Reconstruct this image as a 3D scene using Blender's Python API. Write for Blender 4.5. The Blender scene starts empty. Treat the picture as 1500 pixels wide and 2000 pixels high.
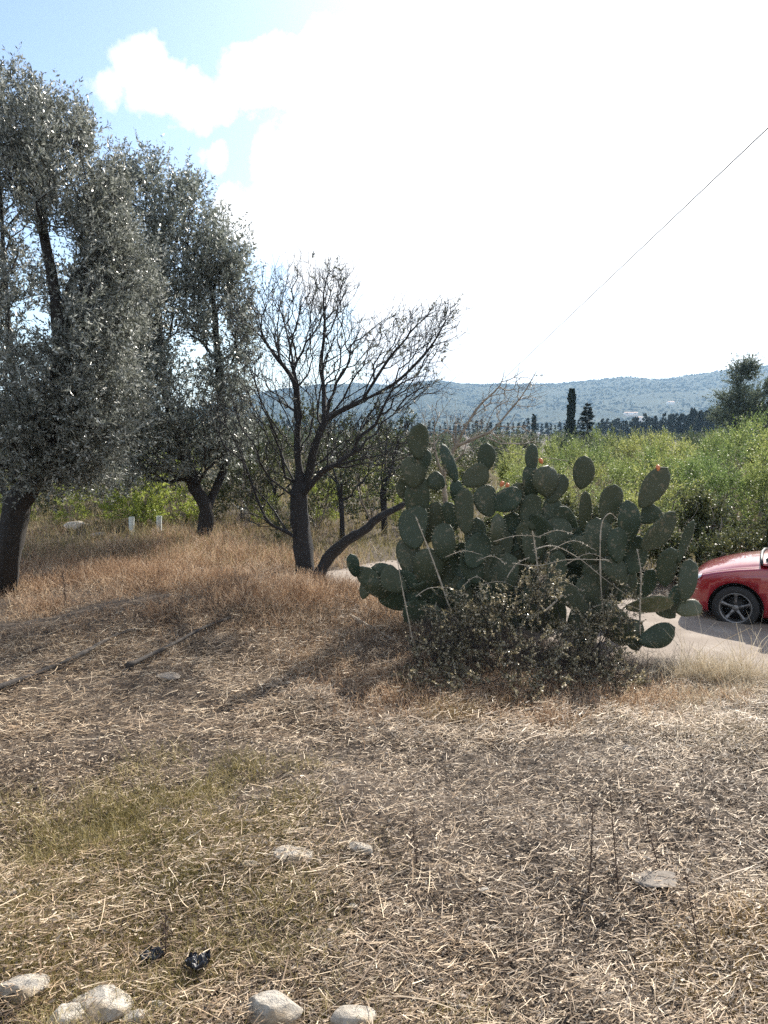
import bpy, bmesh, math
import numpy as np
from mathutils import Vector, Matrix
R = math.radians
rng = np.random.default_rng(7)
C = bpy.context.scene.collection

# ------------------------------------------------------------------ camera, sky, sun, exposure
F = 1444.0; PITCH = math.atan(155/F); EYE = np.array([0., 0., 2.4])
cam = bpy.data.objects.new("camera", bpy.data.cameras.new("camera")); C.objects.link(cam)
cam.location = EYE; cam.rotation_euler = (math.pi/2-PITCH, 0, 0)
cam.data.sensor_fit = 'VERTICAL'; cam.data.sensor_height = 36; cam.data.lens = 36*F/2000
cam.data.clip_end = 20000; cam.data.clip_start = 0.05
bpy.context.scene.camera = cam
SUN_EL, SUN_AZ = R(37), R(33)          # azimuth clockwise from +Y
sd = Vector((math.sin(SUN_AZ)*math.cos(SUN_EL), math.cos(SUN_AZ)*math.cos(SUN_EL), math.sin(SUN_EL)))
sun = bpy.data.objects.new("sun", bpy.data.lights.new("sun", 'SUN')); C.objects.link(sun)
sun.rotation_euler = sd.to_track_quat('Z', 'Y').to_euler()
sun.data.energy = 4.8; sun.data.angle = R(0.6); sun.data.color = (1, .935, .83)
sc = bpy.context.scene
sc.view_settings.view_transform = 'Standard'; sc.view_settings.look = 'None'
sc.view_settings.exposure = 1.08; sc.view_settings.gamma = 1
sc.cycles.max_bounces = 6; sc.cycles.transparent_max_bounces = 12; sc.cycles.volume_bounces = 1
sc.cycles.use_denoising = False

def ray(px, py):
    dx, dy = (px-750)/F, (1000-py)/F
    c, s = math.cos(PITCH), math.sin(PITCH)
    return np.array([dx, c+s*dy, -s+c*dy])
def P(px, py, Y):
    d = ray(px, py); return EYE+d*(Y/d[1])

w = bpy.data.worlds.new("World"); sc.world = w; w.use_nodes = True
nt = w.node_tree; nt.nodes.clear()
def N(t, **k):
    n = nt.nodes.new(t)
    for a, b in k.items(): setattr(n, a, b)
    return n
def L(a, b): nt.links.new(a, b)
def M(op, a, b=None, c=None, clamp=False):
    n = N('ShaderNodeMath', operation=op); n.use_clamp = clamp
    for i, v in enumerate((a, b, c)):
        if v is None: continue
        if isinstance(v, (int, float)): n.inputs[i].default_value = v
        else: L(v, n.inputs[i])
    return n.outputs[0]
out = N('ShaderNodeOutputWorld')
sky = N('ShaderNodeTexSky', sky_type='NISHITA'); sky.sun_disc = False
sky.sun_elevation = SUN_EL; sky.sun_rotation = SUN_AZ; sky.air_density = 1.0; sky.dust_density = 1.2; sky.ozone_density = 1.5
bg = N('ShaderNodeBackground'); bg.inputs[1].default_value = 0.115
tc = N('ShaderNodeTexCoord')
nz = N('ShaderNodeTexNoise'); nz.inputs['Scale'].default_value = 14; nz.inputs['Detail'].default_value = 8; nz.inputs['Roughness'].default_value = .62
L(tc.outputs['Generated'], nz.inputs['Vector'])
nsub = N('ShaderNodeVectorMath', operation='SUBTRACT'); nsub.inputs[1].default_value = (.5, .5, .5); L(nz.outputs['Color'], nsub.inputs[0])
nsc = N('ShaderNodeVectorMath', operation='SCALE'); nsc.inputs['Scale'].default_value = .09; L(nsub.outputs[0], nsc.inputs[0])
dirw = N('ShaderNodeVectorMath', operation='ADD'); L(tc.outputs['Generated'], dirw.inputs[0]); L(nsc.outputs[0], dirw.inputs[1])
# cumulus banks, each a direction in the sky and an angular size (degrees)
CL = [(425,305,40),(268,118,64),(330,170,60),(215,165,44),(390,195,50),(450,195,46),(300,190,50),(500,165,66),(560,130,75),(640,160,115),
      (560,300,68),(640,330,120),(480,425,62),(425,305,30),(380,295,16),(540,430,80),(640,520,110),
      (900,150,150),(1010,330,350),(1500,300,560),(900,660,230),(1300,650,300),(2100,200,700),(1400,-300,420),(3000,300,600)]
field = None
for x, y, r in CL:
    d = ray(x, y); d /= np.linalg.norm(d); ca = d[1]*math.cos(PITCH)-d[2]*math.sin(PITCH)
    rad = (r*.93-4)/F*ca if x < 1600 else r/F*.7
    ds = N('ShaderNodeVectorMath', operation='DISTANCE'); L(dirw.outputs[0], ds.inputs[0]); ds.inputs[1].default_value = tuple(d)
    v = M('SUBTRACT', rad, ds.outputs['Value'])
    field = v if field is None else M('SMOOTH_MAX', field, v, .004)
mask = M('MULTIPLY_ADD', field, 66, .30, clamp=True)
# unseen clouds behind the camera, thickened to whiten the blue light in shade
n2 = N('ShaderNodeTexNoise'); n2.inputs['Scale'].default_value = 3.1; n2.inputs['Detail'].default_value = 6; L(tc.outputs['Generated'], n2.inputs['Vector'])
sx = N('ShaderNodeSeparateXYZ'); L(tc.outputs['Generated'], sx.inputs[0])
back = M('MULTIPLY_ADD', sx.outputs['Y'], -3, .3, clamp=True)
m2 = M('MULTIPLY', M('MULTIPLY_ADD', n2.outputs['Fac'], 7, -3.0, clamp=True), back)
mask = M('MAXIMUM', mask, m2)
# sun haze glow in the sky itself, plus a milky horizon
dsun = N('ShaderNodeVectorMath', operation='DISTANCE'); L(tc.outputs['Generated'], dsun.inputs[0]); dsun.inputs[1].default_value = tuple(sd)
near = M('MULTIPLY_ADD', dsun.outputs['Value'], -1.15, 1.0, clamp=True)
glow = M('MULTIPLY', M('POWER', near, 2.2), .55)
L(sky.outputs[0], bg.inputs[0])
bgl = N('ShaderNodeBackground'); bgl.inputs[0].default_value = (.86, .96, 1, 1); L(glow, bgl.inputs[1])
addn = N('ShaderNodeAddShader'); L(bg.outputs[0], addn.inputs[0]); L(bgl.outputs[0], addn.inputs[1])
cb = N('ShaderNodeBackground'); cb.inputs[0].default_value = (1, .99, .985, 1); L(M('MULTIPLY_ADD', near, .55, .62), cb.inputs[1])
mx = N('ShaderNodeMixShader'); L(mask, mx.inputs[0]); L(addn.outputs[0], mx.inputs[1]); L(cb.outputs[0], mx.inputs[2])
L(mx.outputs[0], out.inputs[0])

# ------------------------------------------------------------------ helpers
def mat(name, base=(.5,.5,.5), rough=.8, ramp=None, island=False, noise=None, bump=None, spec=.5, metal=0, trans=0, coat=0, patch=None, sat=None, tcol=None, objvar=None):
    m = bpy.data.materials.new(name); m.use_nodes = True; t = m.node_tree; b = t.nodes['Principled BSDF']
    b.inputs['Roughness'].default_value = rough; b.inputs['Metallic'].default_value = metal
    b.inputs['Specular IOR Level'].default_value = spec; b.inputs['Coat Weight'].default_value = coat; b.inputs['Coat Roughness'].default_value = .04
    b.inputs['Base Color'].default_value = (*base, 1)
    def nd(k): return t.nodes.new(k)
    geo = nd('ShaderNodeNewGeometry'); tcn = nd('ShaderNodeTexCoord'); col = None
    if ramp:
        r = nd('ShaderNodeValToRGB'); e = r.color_ramp.elements
        while len(e) < len(ramp): e.new(.5)
        for i, (p, c) in enumerate(ramp): e[i].position = p; e[i].color = (*c, 1)
        if noise:
            n = nd('ShaderNodeTexNoise'); n.inputs['Scale'].default_value = noise; n.inputs['Detail'].default_value = 8; n.inputs['Roughness'].default_value = .65
            t.links.new(tcn.outputs['Object'], n.inputs['Vector'])
            if island:
                a = nd('ShaderNodeMath'); a.operation = 'MULTIPLY_ADD'; t.links.new(n.outputs['Fac'], a.inputs[0]); a.inputs[1].default_value = 1.3; a.inputs[2].default_value = -.65
                s = nd('ShaderNodeMath'); s.operation = 'ADD'; s.use_clamp = True; t.links.new(a.outputs[0], s.inputs[0]); t.links.new(geo.outputs['Random Per Island'], s.inputs[1]); t.links.new(s.outputs[0], r.inputs[0])
            else: t.links.new(n.outputs['Fac'], r.inputs[0])
        else: t.links.new(geo.outputs['Random Per Island'], r.inputs[0])
        col = r.outputs[0]
        if patch:   # (scale, colour, lo, hi) : broad natural colour patches
            n = nd('ShaderNodeTexNoise'); n.inputs['Scale'].default_value = patch[0]; n.inputs['Detail'].default_value = 3; t.links.new(tcn.outputs['Object'], n.inputs['Vector'])
            q = nd('ShaderNodeMapRange'); q.inputs[1].default_value = patch[2]; q.inputs[2].default_value = patch[3]; t.links.new(n.outputs['Fac'], q.inputs[0])
            x = nd('ShaderNodeMix'); x.data_type = 'RGBA'; x.blend_type = 'MULTIPLY'; t.links.new(q.outputs[0], x.inputs[0]); t.links.new(col, x.inputs[6]); x.inputs[7].default_value = (*patch[1], 1)
            col = x.outputs[2]
        if objvar:
            oi = nd('ShaderNodeObjectInfo'); x = nd('ShaderNodeMix'); x.data_type = 'RGBA'; x.blend_type = 'MULTIPLY'; t.links.new(oi.outputs['Random'], x.inputs[0]); t.links.new(col, x.inputs[6]); x.inputs[7].default_value = (*objvar, 1); col = x.outputs[2]
        t.links.new(col, b.inputs['Base Color'])
    if bump:        # (scale, strength, distance)
        n = nd('ShaderNodeTexNoise'); n.inputs['Scale'].default_value = bump[0]; n.inputs['Detail'].default_value = 8; n.inputs['Roughness'].default_value = .7
        t.links.new(tcn.outputs['Object'], n.inputs['Vector'])
        bp = nd('ShaderNodeBump'); bp.inputs['Strength'].default_value = bump[1]; bp.inputs['Distance'].default_value = bump[2]
        t.links.new(n.outputs['Fac'], bp.inputs['Height']); t.links.new(bp.outputs[0], b.inputs['Normal'])
    if trans:
        tr = nd('ShaderNodeBsdfTranslucent'); ms = nd('ShaderNodeMixShader'); ms.inputs[0].default_value = trans
        if tcol: tr.inputs[0].default_value = (*tcol, 1)
        elif col is not None: t.links.new(col, tr.inputs[0])
        else: tr.inputs[0].default_value = (*base, 1)
        o = t.nodes['Material Output']; t.links.new(b.outputs[0], ms.inputs[1]); t.links.new(tr.outputs[0], ms.inputs[2]); t.links.new(ms.outputs[0], o.inputs[0])
    return m

def mesh(name, V, Fc, m, smooth=False):
    """V (n,3); Fc: (m,4) or (m,3) array, or a list of such arrays, or a list of tuples"""
    me = bpy.data.meshes.new(name); V = np.asarray(V, np.float32)
    if isinstance(Fc, list) and len(Fc) and isinstance(Fc[0], np.ndarray):
        arrs = [a for a in Fc if len(a)]
    elif isinstance(Fc, np.ndarray): arrs = [Fc]
    else:
        me.from_pydata([tuple(map(float, v)) for v in V], [], [tuple(map(int, f)) for f in Fc]); arrs = None
    if arrs is not None:
        idx = np.concatenate([a.ravel() for a in arrs]).astype(np.int32)
        tot = np.concatenate([np.full(len(a), a.shape[1]) for a in arrs]).astype(np.int32)
        st = np.concatenate([[0], np.cumsum(tot)[:-1]]).astype(np.int32)
        me.vertices.add(len(V)); me.vertices.foreach_set('co', V.ravel())
        me.loops.add(len(idx)); me.loops.foreach_set('vertex_index', idx)
        me.polygons.add(len(tot)); me.polygons.foreach_set('loop_start', st)
        try: me.polygons.foreach_set('loop_total', tot)
        except Exception: pass
        me.update(calc_edges=True)
    if smooth: me.polygons.foreach_set('use_smooth', np.ones(len(me.polygons), bool))
    if m: me.materials.append(m)
    return me
def obj(name, me, parent=None, label=None, cat=None, group=None, kind=None, loc=None):
    o = bpy.data.objects.new(name, me); C.objects.link(o)
    if parent: o.parent = parent
    if loc is not None: o.location = loc
    tag(o, label, cat, group, kind); return o
def tag(o, label=None, cat=None, group=None, kind=None):
    for k, v in (('label', label), ('category', cat), ('group', group), ('kind', kind)):
        if v: o[k] = v
def thing(name, label, cat, loc=(0,0,0), rz=0, group=None):
    o = obj(name, None, None, label, cat, group, None, tuple(map(float, loc))); o.rotation_euler[2] = rz; return o
def dup(root, loc, rz=0, s=1., label=None, sz=None):
    r = root.copy(); C.objects.link(r); r.location = tuple(map(float, loc)); r.rotation_euler = (0, 0, rz); r.scale = (s, s, sz or s)
    if label: r['label'] = label
    for ch in list(root.children):
        c = ch.copy(); C.objects.link(c); c.parent = r
        for g in ch.children:
            d = g.copy(); C.objects.link(d); d.parent = c
    return r
def unit(a): return a/(np.linalg.norm(a, axis=-1, keepdims=True)+1e-9)
def rdir(n, zb=0., r=None):
    r = r or rng; v = r.normal(size=(n, 3)); v[:, 2] += zb; return unit(v)

def leaves(p, d, L_, W_, up=None, fold=.15):
    """pointed leaves at p along d"""
    n = len(p); up = rdir(n) if up is None else up
    s = unit(np.cross(d, up)); u = np.cross(s, d)
    L_ = np.broadcast_to(L_, n)[:, None]; W_ = np.broadcast_to(W_, n)[:, None]
    V = np.stack([p, p+d*L_*.5+s*W_*.5+u*L_*fold*.3, p+d*L_-u*L_*fold*.5, p+d*L_*.5-s*W_*.5+u*L_*fold*.3], 1).reshape(-1, 3)
    return V, np.arange(4*n).reshape(n, 4)
def ribbons(p, d, L_, W_, bend=.2, up=None, seg=2):
    """thin bent strips (stalks and blades)"""
    n = len(p); b = rdir(n)*np.broadcast_to(bend, n)[:, None]*np.broadcast_to(L_, n)[:, None]
    s = unit(np.cross(d, rdir(n) if up is None else up)); L_ = np.broadcast_to(L_, n)[:, None]; W_ = np.broadcast_to(W_, n)[:, None]
    rows = []
    for k in range(seg+1):
        t = k/seg; c = p+d*L_*t+b*(4*t*(1-t))*.5; wd = W_*.5*(1-.55*t)
        rows += [c-s*wd, c+s*wd]
    V = np.stack(rows, 1).reshape(-1, 3); m = 2*(seg+1); base = np.arange(n)[:, None]*m
    Fs = np.concatenate([base+np.array([[2*k, 2*k+1, 2*k+3, 2*k+2]]) for k in range(seg)])
    return V, Fs
def join(*vf):
    V, Fo, o = [], {}, 0
    for v, f in vf:
        V.append(v)
        for a in (f if isinstance(f, list) else [f]):
            if len(a): Fo.setdefault(a.shape[1], []).append(a+o)
        o += len(v)
    return np.concatenate(V), [np.concatenate(x) for x in Fo.values()]

def grow(nodes, parent, att, bf=.35, jit=0.):
    """minimum spanning growth with path-length balance: gives natural branching"""
    pos = [np.array(x, float) for x in nodes]; par = list(parent)
    pl = []
    for i, p in enumerate(par): pl.append(0 if p < 0 else pl[p]+np.linalg.norm(pos[i]-pos[p]))
    att = np.array(att); n = len(att); best = np.full(n, 1e9); bi = np.zeros(n, int)
    for i in range(len(pos)):
        c = np.linalg.norm(att-pos[i], axis=1)+bf*pl[i]; mk = c < best; best[mk] = c[mk]; bi[mk] = i
    alive = np.ones(n, bool)
    for _ in range(n):
        j = int(np.argmin(np.where(alive, best, 1e9))); alive[j] = False
        k = len(pos); pp = bi[j]; pos.append(att[j]); par.append(pp); pl.append(pl[pp]+np.linalg.norm(att[j]-pos[pp]))
        c = np.linalg.norm(att-att[j], axis=1)+bf*pl[k]; mk = c < best; best[mk] = c[mk]; bi[mk] = k
    return np.array(pos), np.array(par)
def radii(par, tip=.004, e=2.0, root=None):
    n = len(par); a = np.zeros(n); kids = np.bincount(par[par >= 0], minlength=n)
    a[kids == 0] = tip**e
    for i in range(n-1, -1, -1):
        a[i] = max(a[i], tip**e)
        if par[i] >= 0: a[par[i]] += a[i]
    r = a**(1/e)
    if root is not None: r = tip*(r/tip)**(math.log(root/tip)/math.log(max(r[0], tip*1.5)/tip))
    return r
def tubes(pos, par, rad, k=6, sel=None):
    n = len(pos); main = np.full(n, -1)
    for i in range(n):
        p = par[i]
        if p >= 0 and (main[p] < 0 or rad[i] > rad[main[p]]): main[p] = i
    d = np.zeros((n, 3)); 
    for i in range(n): d[i] = pos[i]-pos[par[i]] if par[i] >= 0 else (pos[main[i]]-pos[i] if main[i] >= 0 else (0, 0, 1))
    d = unit(d)
    dd = d.copy()
    for i in range(n):
        if main[i] >= 0: dd[i] = d[i]+d[main[i]]
    dd = unit(dd); ang = np.arange(k)*2*math.pi/k
    nsd = rng.random(4)*6
    def ring(c, dr, r):
        ref = np.array([.31, .9, .22]); s = unit(np.cross(dr, ref)); u = np.cross(dr, s); g = np.where(r > .028, 1., 0.)[:, None]*(.10*np.sin(ang[None]*3+c[:, 2:]*2.3+nsd[0])+.07*np.sin(ang[None]*5-c[:, 2:]*6+nsd[1])+.04*rng.normal(size=(len(c), k)))
        return c[:, None]+(s[:, None]*np.cos(ang)[None, :, None]+u[:, None]*np.sin(ang)[None, :, None])*(r[:, None]*(1+g))[..., None]
    R1 = ring(pos, dd, rad); idx = np.arange(n*k).reshape(n, k)
    V = [R1.reshape(-1, 3)]; Fq = []
    ii = np.array([i for i in range(n) if par[i] >= 0 and (sel is None or sel[i])], int)
    mm = ii[main[par[ii]] == ii]; br = ii[main[par[ii]] != ii]
    a, b = idx[par[mm]], idx[mm]
    Fq.append(np.stack([a, np.roll(a, -1, 1), np.roll(b, -1, 1), b], 2).reshape(-1, 4))
    if len(br):
        R2 = ring(pos[par[br]], d[br], np.minimum(rad[br]*1.25, rad[par[br]])); i2 = n*k+np.arange(len(br)*k).reshape(-1, k); V.append(R2.reshape(-1, 3))
        a, b = i2, idx[br]
        Fq.append(np.stack([a, np.roll(a, -1, 1), np.roll(b, -1, 1), b], 2).reshape(-1, 4))
    return np.concatenate(V), np.concatenate(Fq)
def tube_line(pts, r, k=8, caps=True):
    pts = np.asarray(pts, float); n = len(pts); r = np.broadcast_to(r, n).astype(float)
    V, Fq = tubes(pts, np.arange(-1, n-1), r, k)
    fs = [Fq]
    if caps and k > 2:
        V = np.concatenate([V, pts[[0, -1]]]); a = np.arange(k); e = (n-1)*k
        fs.append(np.concatenate([np.stack([np.roll(a, -1), a, np.full(k, len(V)-2)], 1), np.stack([e+a, e+np.roll(a, -1), np.full(k, len(V)-1)], 1)]))
    return V, fs
def ell(n, c, r, shell=.0, r_=None):
    v = rdir(n)*(rng.random(n)[:, None]*(1-shell)+shell)**(1/3); return np.array(c)+v*np.array(r)
def px_ell(n, cx, cy, rx, ry, Y, dep, shell=0.):
    c = P(cx, cy, Y); s = np.linalg.norm(P(cx+1, cy, Y)-c); return ell(n, c, (rx*s, dep, ry*s), shell)
def smooth_line(pts, m=5):
    pts = np.asarray(pts, float); n = len(pts); out_ = []
    for i in range(n-1):
        p0, p1, p2, p3 = pts[max(i-1, 0)], pts[i], pts[i+1], pts[min(i+2, n-1)]
        for t in np.arange(m)/m:
            out_.append(.5*((2*p1)+(-p0+p2)*t+(2*p0-5*p1+4*p2-p3)*t*t+(-p0+3*p1-3*p2+p3)*t**3))
    out_.append(pts[-1]); return np.array(out_)
def box(c, s, rz=0):
    x, y, z = np.array(s)/2; V = np.array([(i, j, k) for i in (-x, x) for j in (-y, y) for k in (-z, z)])
    if rz: cc, ss = math.cos(rz), math.sin(rz); V = V@np.array([[cc, ss, 0], [-ss, cc, 0], [0, 0, 1]])
    return V+np.array(c), np.array([[0,1,3,2],[4,6,7,5],[0,4,5,1],[2,3,7,6],[0,2,6,4],[1,5,7,3]])

# ------------------------------------------------------------------ terrain
ph = rng.random((14, 3))*6.28; fr = rng.normal(size=(14, 2)); fr /= np.linalg.norm(fr, axis=1)[:, None]
def fbm(x, y, f0, k=14):
    s = 0
    for i in range(k):
        f = f0*1.32**i; s = s+np.sin(x*fr[i, 0]*f+y*fr[i, 1]*f+ph[i, 0])*np.sin(x*fr[i, 1]*f*.7-y*fr[i, 0]*f*.8+ph[i, 1])/1.32**(i*.8)
    return s
def sst(a, b, x): t = np.clip((x-a)/(b-a), 0, 1); return t*t*(3-2*t)
RA = R(39); RC = np.array([3.9, 9.25]); RD = np.array([-math.cos(RA), math.sin(RA)]); RN = np.array([math.sin(RA), math.cos(RA)]); RHW = 1.6
def road_sd(x, y):
    s = (x-RC[0])*RD[0]+(y-RC[1])*RD[1]; return (x-RC[0])*RN[0]+(y-RC[1])*RN[1]+9*np.clip((s-5.6)/1.0, 0, 1)   # the track ends in the weeds
def hz(x, y):
    x = np.asarray(x, float); y = np.asarray(y, float)
    d = road_sd(x, y)
    base = .15*np.exp(-((x+1.7)/1.6)**2-((y-9.7)/.9)**2)-.21*sst(5.2, 8.6, y)*sst(-.6, 2.6, x)+.12*sst(-.5, -4, x)*sst(6, 9, y)*(1-sst(20, 40, y))
    rough = fbm(x, y, 1.3)*.034+fbm(x+4, y-7, 5., 6)*.010*(1-sst(12, 16, y))*(1-sst(25, 60, y))+fbm(x+9, y, .25, 5)*.035*(1-sst(25, 60, y))
    on = 1-sst(RHW-.3, RHW+.7, np.abs((x-RC[0])*RN[0]+(y-RC[1])*RN[1])); far_ = 1-sst(20, 30, np.hypot(x-RC[0], y-RC[1]))
    return base+rough*(1-on*far_*.93)
def G(px, py, dz=0.):
    d = ray(px, py); t = 2.4/-d[2]
    for _ in range(12):
        p = EYE+d*t; t += (p[2]-float(hz(p[0], p[1]))-dz)/-d[2]
    return EYE+d*t

gsoil = mat('dry_soil', ramp=[(.3, (.035, .024, .016)), (.55, (.07, .05, .034)), (.75, (.13, .095, .065))], noise=5, rough=.95, bump=(40, .8, .02))
def axis(a, b, step, ext, n):
    c = np.arange(a, b+step/2, step); g = np.geomspace(step, ext, n); return c, g
c, g = axis(-9, 9, .1, 4400, 34); xs = np.concatenate([(-9-g)[::-1], c, 9+g])
c, g = axis(.5, 19, .1, 5300, 40); ys = np.concatenate([[-280, -60, -15, -4, -1], c, 19+g])
X, Y = np.meshgrid(xs, ys); Z = hz(X, Y); nx, ny = len(xs), len(ys)
idx = np.arange(nx*ny).reshape(ny, nx); Fq = np.stack([idx[:-1, :-1], idx[:-1, 1:], idx[1:, 1:], idx[1:, :-1]], 2).reshape(-1, 4)
obj('ground', mesh('ground', np.stack([X, Y, Z], 2).reshape(-1, 3), Fq, gsoil, True), kind='structure')
# dirt road
ss = np.arange(-12, 6.7, .2); tt = np.linspace(-1, 1, 22); S, T = np.meshgrid(ss, tt)
wob = .16*np.sin(S*1.7)+.1*np.sin(S*4.1+T)
X = RC[0]+RD[0]*S+RN[0]*T*(RHW+wob); Y = RC[1]+RD[1]*S+RN[1]*T*(RHW+wob)
Z = hz(X, Y)+.05-.12*sst(.88, 1., np.abs(T))-.12*sst(5.4, 6.6, S)
idx = np.arange(S.size).reshape(S.shape); Fq = np.stack([idx[:-1, :-1], idx[1:, :-1], idx[1:, 1:], idx[:-1, 1:]], 2).reshape(-1, 4)
mroad = mat('road_dust', ramp=[(.3, (.19, .15, .12)), (.55, (.26, .215, .175)), (.72, (.33, .285, .24))], noise=2.2, rough=.95, bump=(60, .5, .01))
obj('dirt_road', mesh('dirt_road', np.stack([X, Y, Z], 2).reshape(-1, 3), Fq, mroad, True), kind='structure')

# hill range behind the plain
ridge = np.array([(-1200,850),(-400,842),(0,835),(200,826),(320,812),(400,797),(470,784),(540,762),(620,752),(700,748),(760,751),(850,742),(900,749),(1000,750),(1060,750),(1150,742),(1215,735),(1262,741),(1300,738),(1400,724),(1500,712),(1700,698),(2100,690),(2800,700)], float)
RP = np.array([P(x, y, 2600) for x, y in ridge])
hx = np.linspace(RP[0, 0], RP[-1, 0], 620); hh = np.interp(hx, RP[:, 0], RP[:, 2])
hy = np.concatenate([np.linspace(1000, 2600, 110), np.linspace(2630, 3300, 12)])
HX, HY = np.meshgrid(hx, hy); tN = np.clip((HY-1000)/1600, 0, 1)
prof = np.where(HY <= 2600, .16*tN+.84*sst(.12, 1.02, tN)**1.15, np.cos((HY-2600)/900*1.4))
HZ = hh[None, :]*prof*(1+.16*fbm(HX/260, HY/260, 1.0, 9)*(1-tN)*sst(0, .2, tN))+1.2*fbm(HX/38, HY/38, 1., 10)*sst(0, .3, tN)-4
idx = np.arange(HX.size).reshape(HX.shape); Fq = np.stack([idx[:-1, :-1], idx[:-1, 1:], idx[1:, 1:], idx[1:, :-1]], 2).reshape(-1, 4)
mhill = mat('hill_scrub', ramp=[(.32, (.012, .02, .013)), (.5, (.028, .038, .022)), (.64, (.05, .055, .035)), (.76, (.11, .10, .07))], noise=.02, rough=1, spec=.1)
obj('hill', mesh('hill', np.stack([HX, HY, HZ], 2).reshape(-1, 3), Fq, mhill, True), kind='structure')
def hill_z(x, y):
    i = np.clip((np.asarray(x)-hx[0])/(hx[1]-hx[0]), 0, len(hx)-1.01); j = np.interp(y, hy, np.arange(len(hy)))
    return HZ[np.round(j).astype(int), np.round(i).astype(int)]

# ------------------------------------------------------------------ vegetation materials
m_olive = mat('olive_leaf', ramp=[(0, (.065, .073, .058)), (.45, (.17, .182, .15)), (.8, (.32, .335, .30)), (1, (.54, .55, .51))], island=True, rough=.34, spec=.75, trans=.36)
m_olive2 = mat('olive_leaf_far', ramp=[(0, (.075, .088, .07)), (.45, (.19, .21, .175)), (.85, (.33, .35, .31)), (1, (.54, .56, .52))], island=True, rough=.36, spec=.7, trans=.38)
m_bark = mat('bark', ramp=[(.3, (.012, .011, .010)), (.6, (.035, .03, .027)), (.8, (.07, .06, .052))], noise=14, rough=.9, bump=(30, 1, .03))
m_bark2 = mat('almond_bark', ramp=[(.3, (.010, .009, .010)), (.6, (.024, .022, .022)), (.8, (.055, .05, .048))], noise=18, rough=.75, bump=(35, 1, .02))
m_twig = mat('grey_twig', ramp=[(.3, (.13, .105, .08)), (.7, (.34, .29, .23))], noise=9, rough=.7)
m_green = mat('scrub_leaf', ramp=[(0, (.035, .045, .02)), (.5, (.09, .10, .035)), (1, (.20, .20, .08))], island=True, rough=.45, trans=.3, objvar=(.5, .6, .6))
m_bright = mat('bright_leaf', ramp=[(0, (.12, .16, .025)), (.5, (.27, .33, .06)), (1, (.45, .48, .13))], island=True, rough=.5, trans=.5)
m_field = mat('field_leaf', ramp=[(0, (.12, .15, .04)), (.45, (.28, .31, .085)), (1, (.54, .52, .19))], noise=.5, island=True, rough=.5, trans=.5, objvar=(.42, .58, .6))
m_plain = mat('plain_leaf', ramp=[(0, (.06, .075, .035)), (.5, (.12, .135, .065)), (1, (.22, .22, .12))], island=True, rough=.6, trans=.35, objvar=(.5, .65, .6))
m_conif = mat('conifer_needles', ramp=[(0, (.010, .018, .014)), (.6, (.022, .036, .024)), (1, (.045, .065, .04))], island=True, rough=.7, spec=.2, trans=.08)
m_pine = mat('pine_needles', ramp=[(0, (.07, .09, .065)), (.6, (.12, .15, .10)), (1, (.2, .23, .16))], island=True, rough=.7, spec=.2, trans=.4)
m_bram = mat('bramble_leaf', ramp=[(0, (.05, .045, .022)), (.35, (.16, .14, .075)), (.75, (.34, .295, .19)), (1, (.72, .62, .46))], island=True, rough=.3, spec=.9, trans=.45)

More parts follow.
